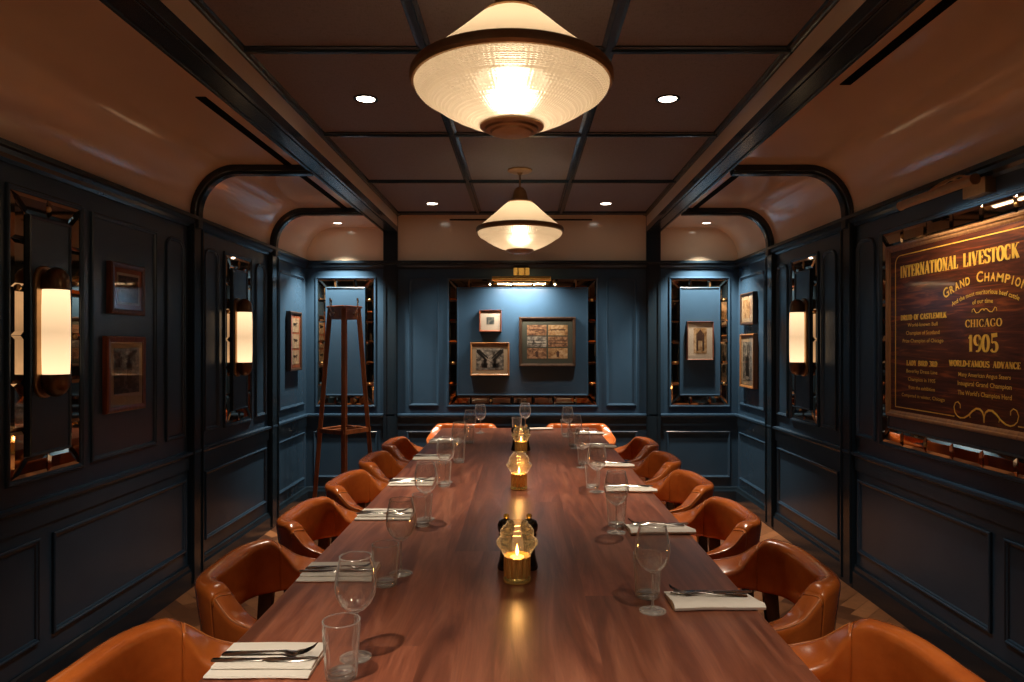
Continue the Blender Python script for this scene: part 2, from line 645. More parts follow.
# floor: herringbone of short boards
def build_floor():
    me_v, me_f, vals = [], [], []
    Lb, Wb = 0.42, 0.085
    c45 = math.sqrt(0.5)

    def clip(poly):
        def cut(pts, inside, inter):
            out = []
            for i in range(len(pts)):
                a, b = pts[i - 1], pts[i]
                ia, ib = inside(a), inside(b)
                if ib:
                    if not ia: out.append(inter(a, b))
                    out.append(b)
                elif ia: out.append(inter(a, b))
            return out
        for ax, lim, sg in ((0, -WX, 1), (0, WX, -1), (1, YF, 1), (1, YB, -1)):
            if not poly: return poly
            def inside(p): return (p[ax] - lim) * sg >= 0
            def inter(a, b):
                t_ = (lim - a[ax]) / (b[ax] - a[ax])
                return (a[0] + (b[0] - a[0]) * t_, a[1] + (b[1] - a[1]) * t_)
            poly = cut(poly, inside, inter)
        return poly
    g = 0.0012
    n = int(Lb / Wb + 0.5)
    Lb = n * Wb
    for i in range(-110, 170):
        for j in range(-34, 34):
            ox = i * Wb + j * 2 * Lb * 0.5 * 1.0
            # herringbone lattice in unrotated frame
            bx = i * Wb + j * Lb * 1.0
            by = i * Wb - j * Lb * 1.0
            for rect in (((bx, by), (bx + Lb, by + Wb)), ((bx, by + Wb), (bx + Wb, by + Wb + Lb))):
                (x0, y0), (x1, y1) = rect
                q = [(x0 + g, y0 + g), (x1 - g, y0 + g), (x1 - g, y1 - g), (x0 + g, y1 - g)]
                q = [((x - y) * c45, (x + y) * c45 - 1.0) for x, y in q]
                if max(p[0] for p in q) < -WX or min(p[0] for p in q) > WX: continue
                if max(p[1] for p in q) < YF or min(p[1] for p in q) > YB: continue
                q = clip(q)
                if len(q) < 3: continue
                k = len(me_v)
                me_v.extend([(p[0], p[1], 0.0) for p in q])
                me_f.append(tuple(range(k, k + len(q))))
                vals.append(random.random())
    # dark bed under the boards, with the room's slab
    k = len(me_v)
    me_v.extend([(-WX - .1, YF - .1, -0.0015), (WX + .1, YF - .1, -0.0015), (WX + .1, YB + .1, -0.0015), (-WX - .1, YB + .1, -0.0015)])
    me_f.append((k, k + 1, k + 2, k + 3)); vals.append(0.0)
    k = len(me_v)
    me_v.extend([(-WX - .1, YF - .1, -0.1), (WX + .1, YF - .1, -0.1), (WX + .1, YB + .1, -0.1), (-WX - .1, YB + .1, -0.1)])
    me_f.append((k + 3, k + 2, k + 1, k)); vals.append(0.0)
    me = bpy.data.meshes.new('floor')
    me.from_pydata(me_v, [], me_f)
    at_ = me.attributes.new('board', 'FLOAT', 'FACE')
    for i, x in enumerate(vals): at_.data[i].value = x
    me.materials.append(M['floor_oak'])
    o = bpy.data.objects.new('floor', me)
    COL.objects.link(o)
    struct(o)


build_floor()

LOW = (0.22, 0.645)     # lower panels
UP = (0.895, 2.04)      # upper panels

# side walls (u is the distance from the camera); mirrored layouts
SIDE_UP = [(3.115, 3.67, 0.0), (3.77, 3.975, 0.07), (4.225, 4.425, 0.07), (5.04, 5.235, 0.07), (5.52, 6.16, 0.06)]
SIDE_LOW = [(-0.3, 0.9), (0.98, 1.9), (1.98, 2.78), (2.86, 3.99), (4.235, 5.24), (5.50, 6.17)]
MIRR_SIDE = [(2.623, 3.037), (4.524, 4.94)]
PILS = [(4.02, 4.165), (5.285, 5.45)]
SIGN_M = (2.10, 3.727)


def side_wall(side):
    P = P_left if side == 'left' else P_right
    mb = MB()
    wbox(mb, P, YF - .1, YB + .1, 0, 2.66, -0.1, 0)
    ups = list(SIDE_UP)
    mirr = list(MIRR_SIDE)
    if side == 'right':
        ups = [(3.80, 4.01, 0.07), (4.265, 4.48, 0.07), (5.05, 5.265, 0.07), (5.53, 6.16, 0.06)]
        mirr = [(4.545, 4.97), SIGN_M]
    ups += [(0.05, 0.5, 0.0), (1.35, 1.95, 0.0), (-1.4, -0.1, 0.0), (-3.1, -1.6, 0.0)]
    for u0, u1, r in ups:
        mould(mb, P, panel_loop(u0, u1, UP[0], UP[1], r))
    for u0, u1 in SIDE_LOW + [(-1.4, -0.4), (-3.1, -1.6)]:
        mould(mb, P, panel_loop(u0, u1, LOW[0], LOW[1]))
    for u0, u1 in mirr:
        # moulding round the mirror border, and the raised field inside it
        mould(mb, P, panel_loop(u0 - 0.022, u1 + 0.022, 0.905 - 0.022, 2.03 + 0.022))
        wbox(mb, P, u0 + 0.082, u1 - 0.082, 0.905 + 0.082, 2.03 - 0.082, -0.002, 0.016)
        mould(mb, lambda u, z, h=0.0: P(u, z, h + 0.014), panel_loop(u0 + 0.082, u1 - 0.082, 0.987, 1.948),
              [(0.0, 0.0), (0.0, 0.006), (0.004, 0.009), (0.011, 0.006), (0.014, 0.0)])
    o = mb.build('wall_' + side, 'navy_paint')
    struct(o)
    # pilasters
    for (u0, u1) in PILS + [(2.14 - .7, 2.14 - .7)][:0]:
        m = MB()
        wbox(m, P, u0, u1, 0, ZC - 0.06, -0.002, 0.028)
        for e in (u0 + 0.012, u1 - 0.012 - 0.01):
            wbox(m, P, e, e + 0.01, 0.02, ZC - 0.06, 0.02, 0.036)
        o2 = m.build('trim_%d' % (len([x for x in bpy.data.objects if x.name.startswith('trim_')]) + 1), 'navy_trim')
        struct(o2)
    return P


def n_trim():
    return 'trim_%d' % (len([x for x in bpy.data.objects if x.name.startswith('trim_')]) + 1)


side_wall('left')
side_wall('right')


def run_profile(P, u0, u1, prof, mat, name=None):
    mb = MB()
    mb.loft([[P(u, z, h) for h, z in prof] for u in (u0, u1)])
    o = mb.build(name or n_trim(), mat)
    return struct(o)


CORN = [(-0.002, 2.125), (0.012, 2.125), (0.016, 2.14), (0.030, 2.152), (0.034, 2.17), (0.046, 2.176), (0.048, 2.195), (-0.002, 2.195)]
RAIL = [(-0.002, 0.695), (0.010, 0.695), (0.012, 0.77), (0.022, 0.778), (0.030, 0.786), (0.030, 0.80), (0.012, 0.806), (-0.002, 0.806)]
BASE = [(-0.002, 0.0), (0.026, 0.0), (0.026, 0.10), (0.020, 0.115), (0.016, 0.135), (0.008, 0.14), (-0.002, 0.14)]
for P, a, b, nm in ((P_left, YF, YB, 'left'), (P_right, YF, YB, 'right'), (P_back, -WX, WX, 'back'), (P_front, -WX, WX, 'front')):
    run_profile(P, a, b, CORN, 'navy_trim')
    run_profile(P, a, b, RAIL, 'navy_paint')
    run_profile(P, a, b, BASE, 'navy_trim', 'baseboard_' + nm)

# back wall
mb = MB()
wbox(mb, P_back, -WX - .1, WX + .1, 0, 2.66, -0.1, 0)
MB_C = (-0.667, 0.677)
MB_L = (-1.865, -1.35)
MB_R = (1.36, 1.88)
for u0, u1 in (MB_L, MB_C, MB_R):
    mould(mb, P_back, panel_loop(u0 - 0.02, u1 + 0.02, 0.885 - 0.02, 2.03 + 0.02))
    wbox(mb, P_back, u0 + 0.076, u1 - 0.076, 0.885 + 0.086, 2.03 - 0.076, -0.002, 0.016)
    mould(mb, lambda u, z, h=0.0: P_back(u, z, h + 0.014), panel_loop(u0 + 0.076, u1 - 0.076, 0.971, 1.954),
          [(0.0, 0.0), (0.0, 0.006), (0.004, 0.009), (0.011, 0.006), (0.014, 0.0)])
for u0, u1 in ((-1.036, -0.757), (0.767, 1.046)):
    mould(mb, P_back, panel_loop(u0, u1, 0.875, 2.045, 0.05))
for u0, u1 in ((-1.90, -1.32), (-1.05, -0.55), (-0.46, 0.46), (0.55, 1.05), (1.32, 1.90)):
    mould(mb, P_back, panel_loop(u0, u1, LOW[0], LOW[1]))
# seam in the middle of the big panel
struct(mb.build('wall_back', 'navy_paint'))
mb = MB()
wbox(mb, P_front, -WX - .1, WX + .1, 0, 2.66, -0.1, 0)
for u0, u1 in ((-1.8, -1.1), (-0.9, -0.1), (0.1, 0.9), (1.1, 1.8)):
    mould(mb, P_front, panel_loop(u0, u1, UP[0], UP[1]))
    mould(mb, P_front, panel_loop(u0, u1, LOW[0], LOW[1]))
struct(mb.build('wall_front', 'navy_paint'))
for sx in (-1, 1):
    m = MB()
    a, b = sorted((sx * BX0, sx * BX1))
    wbox(m, P_back, a, b, 0, ZB + 0.01, -0.002, 0.03)
    wbox(m, P_back, a + 0.014, a + 0.024, 0, ZB, 0.02, 0.038)
    wbox(m, P_back, b - 0.024, b - 0.014, 0, ZB, 0.02, 0.038)
    struct(m.build(n_trim(), 'navy_trim'))
# cream band above the far cornice (its flat upper wall)
m = MB()
wbox(m, P_back, -WX + 0.001, -BX1 - 0.001, 2.196, 2.60, -0.002, 0.006)
wbox(m, P_back, -BX0 + 0.001, BX0 - 0.001, 2.196, 2.615, -0.002, 0.006)
wbox(m, P_back, BX1 + 0.001, WX - 0.001, 2.196, 2.60, -0.002, 0.006)
struct(m.build(n_trim(), 'cream_gloss'))
# thin air slot high in it
m = MB()
wbox(m, P_back, -0.66, 0.64, 2.565, 2.578, 0.004, 0.0085)
tag(m.build('air_vent', 'black_slot'), 'thin dark air slot along the top of the cream band over the far wall', 'air vent')

# ceiling: tray, cream fascias, coves
def lean(sx, x, y):
    """the right-hand beam runs a touch out of true: it closes in on the tray towards the camera end"""
    return sx * (x - (0.0137 * (YB - y) if sx > 0 and x < 1.3 else 0.0))


mb = MB()
mb.box(-BX0 - 0.02, BX0 + 0.02, YF - .1, YB + .1, ZT, ZT + 0.05)
struct(mb.build('ceiling', 'ceiling_cloth'))
for sx in (-1, 1):
    # cove: flat, then a quarter round down to the cornice
    prof = [(BX0 + 0.004, ZT + 0.05), (BX0 + 0.004, ZB + 0.02), (BX1 - 0.004, ZB + 0.02), (BX1 - 0.004, ZCV)]
    seg = 16
    for k in range(seg + 1):
        a = PI / 2 * k / seg
        prof.append((1.70 + 0.268 * math.sin(a), ZCV - 0.29 + 0.29 * math.cos(a)))
    prof.append((WX - 0.002, 2.19))
    prof += [(WX + 0.06, 2.19), (WX + 0.06, ZT + 0.05)]
    mb = MB()
    mb.loft([[(lean(sx, x, y), y, z) for x, z in prof] for y in (YF - 0.05, YB + 0.02)])
    o = mb.build('ceiling', 'cream_gloss', smooth=True, angle=math.radians(25))
    struct(o)
    # beam
    m = MB()

    def run(xa, xb, za, zb):
        m.loft([[(lean(sx, x, y), y, z) for x, z in ((xa, za), (xb, za), (xb, zb), (xa, zb))] for y in (YF, YB)])
    run(BX0 + 0.001, BX1, ZB, ZB + 0.045)
    for e in (BX0, BX1 - 0.012):
        run(e - 0.002, e + 0.014, ZB - 0.007, ZB + 0.02)
    run(BX0 + 0.024, BX0 + 0.030, ZB - 0.005, ZB + 0.004)
    struct(m.build(n_trim(), 'navy_beam', bevel=0.002))
    # dark moulding where the fascia meets the tray
    m = MB()
    pr = [(BX0 + 0.004, ZT - 0.018), (BX0 - 0.006, ZT - 0.018), (BX0 - 0.010, ZT - 0.012), (BX0 - 0.024, ZT - 0.010), (BX0 - 0.030, ZT + 0.002), (BX0 + 0.004, ZT + 0.002)]
    m.loft([[(lean(sx, x, y), y, z) for x, z in pr] for y in (YF, YB)])
    struct(m.build(n_trim(), 'navy_beam'))
    # ribs across the cove
    for (yc) in (4.09, 5.365):
        rings = []
        pts = [(BX1 - 0.002, ZCV - 0.010), (1.5, ZCV - 0.010)]
        for k in range(seg + 1):
            a = PI / 2 * k / seg
            pts.append((1.70 + 0.266 * math.sin(a), ZCV - 0.010 - 0.287 + 0.287 * math.cos(a)))
        pts.append((1.966, 2.13))
        for i, (x, z) in enumerate(pts):
            pa = Vector(pts[max(0, i - 1)]); pb = Vector(pts[min(len(pts) - 1, i + 1)])
            d = (pb - pa).normalized()
            nrm = Vector((d.y, -d.x))    # towards the room's inside
            if nrm.x > 0 or nrm.y > 0: nrm = -nrm
            q = []
            for off, dy in ((-0.014, -0.042), (0.024, -0.042), (0.028, -0.030), (0.042, -0.026), (0.042, 0.026), (0.028, 0.030), (0.024, 0.042), (-0.014, 0.042)):
                q.append((sx * (x + nrm.x * off), yc + dy, z + nrm.y * off))
            rings.append(q)
        m = MB(); m.loft(rings)
        struct(m.build(n_trim(), 'navy_trim', smooth=True, angle=math.radians(30)))
# tray grid
def gridbar(x0, x1, y0, y1):
    m = MB()
    if x1 - x0 > y1 - y0:
        yc = (y0 + y1) / 2
        pr = [(-0.026, 0.002), (-0.026, -0.006), (-0.012, -0.010), (-0.010, -0.018), (0.010, -0.018), (0.012, -0.010), (0.026, -0.006), (0.026, 0.002)]
        m.loft([[(x, yc + a, ZT + b) for a, b in pr] for x in (x0, x1)])
    else:
        xc = (x0 + x1) / 2
        pr = [(-0.028, 0.002), (-0.028, -0.006), (-0.013, -0.010), (-0.011, -0.020), (0.011, -0.020), (0.013, -0.010), (0.028, -0.006), (0.028, 0.002)]
        m.loft([[(xc + a, y, ZT + b) for a, b in pr] for y in (y0, y1)])
    struct(m.build(n_trim(), 'navy_beam'))


for xc in (-0.39, 0.345):
    gridbar(xc - .02, xc + .02, YF, YB - 0.14)
for yc in (-2.76, -1.66, -0.56, 0.54, 1.64, 2.74, 3.84, 4.94, 6.10):
    gridbar(-BX0 + 0.02, BX0 - 0.02, yc - .02, yc + .02)

# long dark air slots in the coves
for sx, y0, y1, xs, lab in ((-1, 2.94, 4.04, 1.385, 'long black air slot in the left cove, nearer than the first rib'),
                            (-1, 4.14, 5.315, 1.385, 'black air slot in the left cove between the two ribs'),
                            (1, 1.2, 2.80, 1.325, 'long black air slot in the right cove, high over the wooden sign'),
                            (1, 4.14, 5.315, 1.35, 'black air slot in the right cove between the two ribs')):
    m = MB()
    a, b = xs - 0.022, xs + 0.022
    x0, x1 = sorted((sx * a, sx * b))
    m.box(x0, x1, y0, y1, ZCV - 0.004, ZCV + 0.002)
    root = m.build('air_vent', 'black_slot')
    tag(root, lab, 'air vent', 'air slots in the ceiling coves')

# ------------------------------------------------------------------ recessed downlights
def downlight(x, y, z, energy, lab, grp, spot=1.4, blend=1.0, r=0.045):
    o = empty('downlight', (x, y, z))
    tag(o, lab, 'ceiling light', grp)
    m = MB()
    m.lathe([(r + 0.014, 0.001), (r + 0.014, -0.004), (r + 0.006, -0.006), (r, -0.003), (r - 0.004, 0.001)], 28, capb=False, capt=False)
    m.build('trim_ring', 'black_lacquer' if z > 2.6 else 'cream_gloss', o, True)
    m = MB()
    m.lathe([(0.001, -0.0012), (r * 0.5, -0.0012), (r - 0.002, -0.0016)], 28, capt=False)
    m.build('lamp_face', 'downlight_glow', o)
    lamp('SPOT', 'spot_lamp', (0, 0, -0.03), energy, WARM, o, 0.035, spot, blend)
    return o


DG = 'recessed spots in the dark ceiling tray'
for sx, sn in ((-1, 'left'), (1, 'right')):
    for y, wn_ in ((-1.58, 'added out of sight behind the camera'), (0.86, 'above the near end of the table'), (3.30, 'beside the near pendant'), (5.74, 'near the far wall')):  # rearmost pair is unseen, added for extra light in the room
        e = E_DOWN * (0.88 if y > 5 else (1.15 if y < 1 else 1.0))
        downlight(-0.025 + sx * 0.73, y, ZT, e, 'recessed spot in the %s of the ceiling tray, %s' % (sn, wn_), DG)
    downlight(sx * 1.615, 5.98, ZCV, E_CORNER, 'small recessed spot in the %s cove close to the far wall' % sn, 'recessed spots in the coves', 1.5, 0.6, 0.035)

# ------------------------------------------------------------------ pendants
def make_pendant():
    root = empty('pendant_lamp')
    z0 = 2.210 - ZT     # rim, below the ceiling
    m = MB(); m.lathe([(0.084, -0.001), (0.084, -0.008), (0.070, -0.016), (0.02, -0.020), (0.012, -0.034)], 40)
    m.build('canopy', 'aged_brass', root, True, math.radians(35))
    m = MB(); m.lathe([(0.006, -0.03), (0.006, z0 + 0.285)], 12)
    m.build('rod', 'aged_brass', root, True)
    m = MB(); m.lathe([(0.010, z0 + 0.292), (0.028, z0 + 0.285), (0.034, z0 + 0.272), (0.040, z0 + 0.268), (0.056, z0 + 0.205), (0.082, z0 + 0.196), (0.090, z0 + 0.188), (0.086, z0 + 0.184)], 40)
    m.build('neck', 'aged_brass', root, True, math.radians(30))
    pr = [(0.283, 0.010), (0.268, 0.028), (0.235, 0.056), (0.19, 0.094), (0.15, 0.130), (0.12, 0.158), (0.10, 0.176), (0.082, 0.187)]
    m = MB(); m.lathe([(r, z0 + z) for r, z in pr], 72, capb=False, capt=False)
    m.build('shade', 'opal_cone', root, True)
    m = MB(); m.lathe([(0.283, z0 + 0.016), (0.292, z0 + 0.018), (0.297, z0 + 0.010), (0.298, z0 - 0.008), (0.292, z0 - 0.016), (0.284, z0 - 0.016), (0.282, z0 - 0.006), (0.283, z0 + 0.016)], 96, capb=False, capt=False)
    m.build('rim_band', 'aged_brass', root, True, math.radians(40))
    # prismatic bowl: a stepped shoulder and fine ribs
    key = [(0.283, -0.010), (0.285, -0.022), (0.280, -0.036), (0.268, -0.050), (0.250, -0.060), (0.243, -0.066), (0.215, -0.086), (0.18, -0.107), (0.14, -0.127), (0.105, -0.140), (0.088, -0.147)]
    prof = []
    for i in range(len(key) - 1):
        for k in range(7):
            f = k / 7
            r = key[i][0] * (1 - f) + key[i + 1][0] * f
            z = (key[i][1] * (1 - f) + key[i + 1][1] * f) * 0.94
            if k % 2: r -= 0.003
            prof.append((r, z0 + z))
    prof.append((key[-1][0], z0 + key[-1][1] * 0.94))
    nb = 240
    m = MB(); m.lathe(prof, nb, capb=False, capt=False, flute=lambda r, z, a, j: r * (1 + (0.007 if j % 2 else -0.007)))
    m.build('glass_bowl', 'prismatic_bowl', root, False)
    m = MB(); m.lathe([(0.094, z0 - 0.130), (0.094, z0 - 0.140), (0.080, z0 - 0.144), (0.076, z0 - 0.150), (0.064, z0 - 0.152), (0.058, z0 - 0.157), (0.001, z0 - 0.161)], 48, capt=False)
    m.build('finial', 'aged_brass', root, True, math.radians(30))
    for k in range(3):
        a = PI / 2 + k * 2 * PI / 3
        m = MB(); m.lathe([(0.010, 0.05), (0.014, 0.035), (0.028, 0.012), (0.031, -0.004), (0.024, -0.022), (0.010, -0.031), (0.001, -0.033)], 20, (0.085 * math.cos(a), 0.085 * math.sin(a), z0 - 0.005))
        m.build('bulb', 'bulb_glow', root, True)
    lamp('POINT', 'bulb_lamp', (0, 0, z0 - 0.008), E_PEND, (1.0, 0.78, 0.54), root, 0.085)
    return root


pend = make_pendant()
pend.location = (-0.03, 2.01, ZT)
tag(pend, 'big cone and bowl glass pendant hanging nearest the camera', 'pendant light', 'glass pendants over the table')
p2 = copy_tree(pend)
p2.location = (-0.014, 4.64, ZT)
p3 = copy_tree(pend)  # unseen third pendant, added to brighten the near coves
p3.location = (-0.03, -0.62, ZT)
tag(p3, 'added glass cone pendant out of sight behind the camera', 'pendant light')
tag(p2, 'glass cone pendant hanging farther off, with its round brass ceiling plate showing', 'pendant light')

# ------------------------------------------------------------------ mirror borders
def mirror_border(P, u0, u1, z0, z1, lab, wdt=0.078, seglen=0.20, outset=0.003):
    flip = 1
    strips = []
    # each side is cut into bevelled pieces, ends mitred
    def piece(m, quad):
        # quad corners (u,z); bevelled glass piece
        c = (sum(q[0] for q in quad) / 4, sum(q[1] for q in quad) / 4)
        def ins(q, d):
            v = Vector((q[0] - c[0], q[1] - c[1]))
            return q
        o = quad
        area = sum(o[i][0] * o[(i + 1) % 4][1] - o[(i + 1) % 4][0] * o[i][1] for i in range(4))
        if area < 0: o = o[::-1]
        a0 = offset_loop(o, 0.001)
        a1 = offset_loop(o, 0.001)
        a2 = offset_loop(o, 0.016)
        m.loft([[P(u, z, outset - 0.004) for u, z in a0], [P(u, z, outset + 0.001) for u, z in a1], [P(u, z, outset + 0.006) for u, z in a2]])
    root = None
    sides = (('b', u0, u1), ('t', u0, u1), ('l', z0, z1), ('r', z0, z1))
    first = True
    studs = []
    empt = empty('mirror_border', P((u0 + u1) / 2, z0, 0.0))
    tag(empt, lab, 'mirror', 'mirror strip borders on the walls')
    inv = Vector(P((u0 + u1) / 2, z0, 0.0))
    for sd, a, b in sides:
        m = MB()
        n = max(2, int(round((b - a) / seglen)))
        cuts = [a + (b - a) * i / n for i in range(n + 1)]
        for i in range(n):
            s0, s1 = cuts[i], cuts[i + 1]
            si0 = s0 + (wdt if i == 0 else 0)
            si1 = s1 - (wdt if i == n - 1 else 0)
            if sd == 'b': q = [(s0, z0), (s1, z0), (si1, z0 + wdt), (si0, z0 + wdt)]
            elif sd == 't': q = [(s0, z1), (s1, z1), (si1, z1 - wdt), (si0, z1 - wdt)]
            elif sd == 'l': q = [(u0, s0), (u0, s1), (u0 + wdt, si1), (u0 + wdt, si0)]
            else: q = [(u1, s0), (u1, s1), (u1 - wdt, si1), (u1 - wdt, si0)]
            piece(m, q)
            if 0 < i:
                studs.append({'b': (s0, z0 + wdt / 2), 't': (s0, z1 - wdt / 2), 'l': (u0 + wdt / 2, s0), 'r': (u1 - wdt / 2, s0)}[sd])
        o = m.build('mirror_strip', 'mirror_glass', empt)
        o.matrix_parent_inverse = Matrix.Translation(-inv)
    # small glass and brass rosettes on some joints
    st_mesh = None
    for k, (u, z) in enumerate(studs):
        if k % 4 != 1: continue
        m = MB()
        rings = []
        for r, h in ((0.013, outset + 0.001), (0.013, outset + 0.006), (0.008, outset + 0.012), (0.002, outset + 0.013)):
            rings.append([P(u + r * math.cos(2 * PI * j / 10), z + r * math.sin(2 * PI * j / 10), h) for j in range(10)])
        m.loft(rings)
        o = m.build('rosette', 'gilt', empt, True)
        o.matrix_parent_inverse = Matrix.Translation(-inv)
    return empt


mirror_border(P_left, 2.623, 3.037, 0.905, 2.03, 'mirror strip border around the nearest sconce on the left wall')
mirror_border(P_left, 4.524, 4.94, 0.905, 2.03, 'mirror strip border around the farther sconce on the left wall')
mirror_border(P_right, 4.545, 4.97, 0.905, 2.03, 'mirror strip border around the sconce on the right wall')
mirror_border(P_right, SIGN_M[0], SIGN_M[1], 0.905, 2.03, 'wide mirror strip border around the wooden sign on the right wall')
mirror_border(P_back, *MB_L, 0.885, 2.03, 'tall mirror strip border behind the coat stand')
mirror_border(P_back, *MB_C, 0.885, 2.03, 'wide mirror strip border around the three pictures on the far wall')
mirror_border(P_back, *MB_R, 0.885, 2.03, 'tall mirror strip border at the right of the far wall, around one small print')

# ------------------------------------------------------------------ wall sconces
def make_sconce():
    """local: wall plane is y=0, room towards -y"""
    root = empty('wall_sconce')
    m = MB()
    # stadium back plate
    rings = []
    for yy_, k in ((0.0, 1.0), (-0.010, 1.0), (-0.014, 0.94)):
        ring = []
        for j in range(32):
            a = 2 * PI * j / 32
            x = 0.064 * k * math.cos(a)
            z = 0.064 * k * math.sin(a) + (0.205 if math.sin(a) > 0 else -0.205)
            ring.append((x, yy_, z))
        rings.append(ring)
    m.loft(rings)
    m.build('back_plate', 'aged_brass', root)
    cy = -0.050
    m = MB()
    prof = [(0.044, -0.176), (0.048, -0.172), (0.050, -0.10), (0.0505, 0.0), (0.050, 0.10), (0.048, 0.172), (0.044, 0.176)]
    m.lathe(prof, 36)
    m.build('glass_tube', 'opal_tube', root, True, math.radians(50), loc=(0, cy, 0))
    for sg in (-1, 1):
        m = MB()
        pr = [(0.051, 0.172), (0.052, 0.188), (0.050, 0.205), (0.046, 0.228), (0.035, 0.248), (0.020, 0.260), (0.002, 0.264)]
        m.lathe([(r, sg * z) for r, z in pr], 32, (0, cy, 0))
        m.build('cap', 'cap_bronze', root, True, math.radians(40))
        m = MB()
        m.box(-0.018, 0.018, cy + 0.02, -0.012, sg * 0.215 - 0.015, sg * 0.215 + 0.015, 0.002)
        m.build('bracket', 'aged_brass', root)
    return root


metal('cap_bronze', (0.20, 0.12, 0.07), 0.30)
sc0 = make_sconce()
ZS = 1.483
spots = [(-WX + 0.016, 2.79, PI / 2, 'opal tube sconce with bronze caps, nearest one on the left wall'),
         (-WX + 0.016, 4.685, PI / 2, 'opal tube sconce with bronze caps, farther one on the left wall'),
         (WX - 0.016, 4.725, -PI / 2, 'opal tube sconce with bronze caps on the right wall'),
         (-WX, 0.93, PI / 2, 'added unseen opal tube sconce on the left wall beside the camera'),  # this unseen pair is added for light and reflections
         (WX, 0.93, -PI / 2, 'added unseen opal tube sconce on the right wall beside the camera')]
for i, (x, y, rz, lab) in enumerate(spots):
    o = sc0 if i == 0 else copy_tree(sc0)
    o.location = (x, y, ZS)
    o.rotation_euler.z = rz
    tag(o, lab, 'wall light', 'tube sconces on the side walls')

# ------------------------------------------------------------------ pictures
def picture(P, u0, u1, z0, z1, lab, frame='frame_walnut', fw=0.018, depth=0.03, mat='white_card', mw=0.04, prints=None, h0=0.0, glaze=True, fillet=None):
    """framed print; P maps (u,z,h)"""
    base = Vector(P((u0 + u1) / 2, z0, h0))
    root = empty('framed_picture', base)
    tag(root, lab, 'picture')

    def fin(m, nm, mt):
        o = m.build(nm, mt, root)
        o.matrix_parent_inverse = Matrix.Translation(-base)
        return o
    m = MB()
    prof = [(0.0, h0), (0.0, h0 + depth * 0.8), (fw * 0.25, h0 + depth), (fw * 0.6, h0 + depth * 0.96), (fw * 0.75, h0 + depth * 0.92), (fw, h0 + depth * 0.86), (fw, h0)]
    loops = [offset_loop([(u0, z0), (u1, z0), (u1, z1), (u0, z1)], o) for o, h in prof]
    m.loft([[P(loops[k][i][0], loops[k][i][1], prof[k][1]) for k in range(len(prof))] for i in range(4)], closed=True)
    fin(m, 'frame', frame)
    m = MB(); wbox(m, P, u0 + fw * 0.5, u1 - fw * 0.5, z0 + fw * 0.5, z1 - fw * 0.5, h0 + 0.001, h0 + depth * 0.72)
    fin(m, 'mat_board', mat)
    if fillet:
        m = MB()
        a = fw + mw - 0.012
        lp = [(u0 + a, z0 + a), (u1 - a, z0 + a), (u1 - a, z1 - a), (u0 + a, z1 - a)]
        l2 = offset_loop(lp, 0.012)
        m.loft([[P(*lp[i], h0 + depth * 0.72), P(*lp[i], h0 + depth * 0.72 + 0.0018), P(*l2[i], h0 + depth * 0.72 + 0.0018), P(*l2[i], h0 + depth * 0.72)] for i in range(4)], closed=True)
        fin(m, 'inner_mat', fillet)
    for (a0, a1, b0, b1, mt, shapes) in (prints or [(0, 1, 0, 1, 'print_grey', None)]):
        iu0, iu1, iz0, iz1 = u0 + fw + mw, u1 - fw - mw, z0 + fw + mw, z1 - fw - mw
        p0, p1 = iu0 + (iu1 - iu0) * a0, iu0 + (iu1 - iu0) * a1
        q0, q1 = iz0 + (iz1 - iz0) * b0, iz0 + (iz1 - iz0) * b1
        m = MB(); wbox(m, P, p0, p1, q0, q1, h0 + depth * 0.72, h0 + depth * 0.72 + 0.0016)
        pr_ = fin(m, 'print', mt)
        if shapes:
            m = MB()
            for poly in shapes:
                pts = [(p0 + (p1 - p0) * x, q0 + (q1 - q0) * y) for x, y in poly]
                hh = h0 + depth * 0.72 + 0.0012
                m.loft([[P(u, z, hh) for u, z in pts], [P(u, z, hh + 0.001) for u, z in pts]])
            o = m.build('drawing', 'ink' if mt in ('print_grey', 'white_card', 'cream_card', 'print_blue') else 'sepia_ink', pr_)
    if glaze:
        m = MB(); wbox(m, P, u0 + fw * 0.9, u1 - fw * 0.9, z0 + fw * 0.9, z1 - fw * 0.9, h0 + depth * 0.72 + 0.0035, h0 + depth * 0.72 + 0.0045)
        fin(m, 'glazing', 'picture_glazing')
    return root


def cow(x=0.5, y=0.45, s=0.35, fl=1):
    pts = [(-1, .35), (-.95, .5), (.6, .55), (.75, .75), (.95, .7), (1.05, .4), (.9, .3), (.7, .25), (.6, 0), (.58, -.6), (.48, -.6), (.45, -.1), (-.6, -.1), (-.65, -.6), (-.75, -.6), (-.8, -.05), (-.98, .1)]
    return [(x + fl * a * s, y + b * s * 0.9) for a, b in pts]


def person_shape(x, y, s):
    pts = [(-.2, -1), (-.25, .1), (-.3, .5), (-.12, .62), (-.14, .85), (0, 1), (.14, .85), (.12, .62), (.3, .5), (.25, .1), (.2, -1)]
    return [(x + a * s, y + b * s) for a, b in pts]


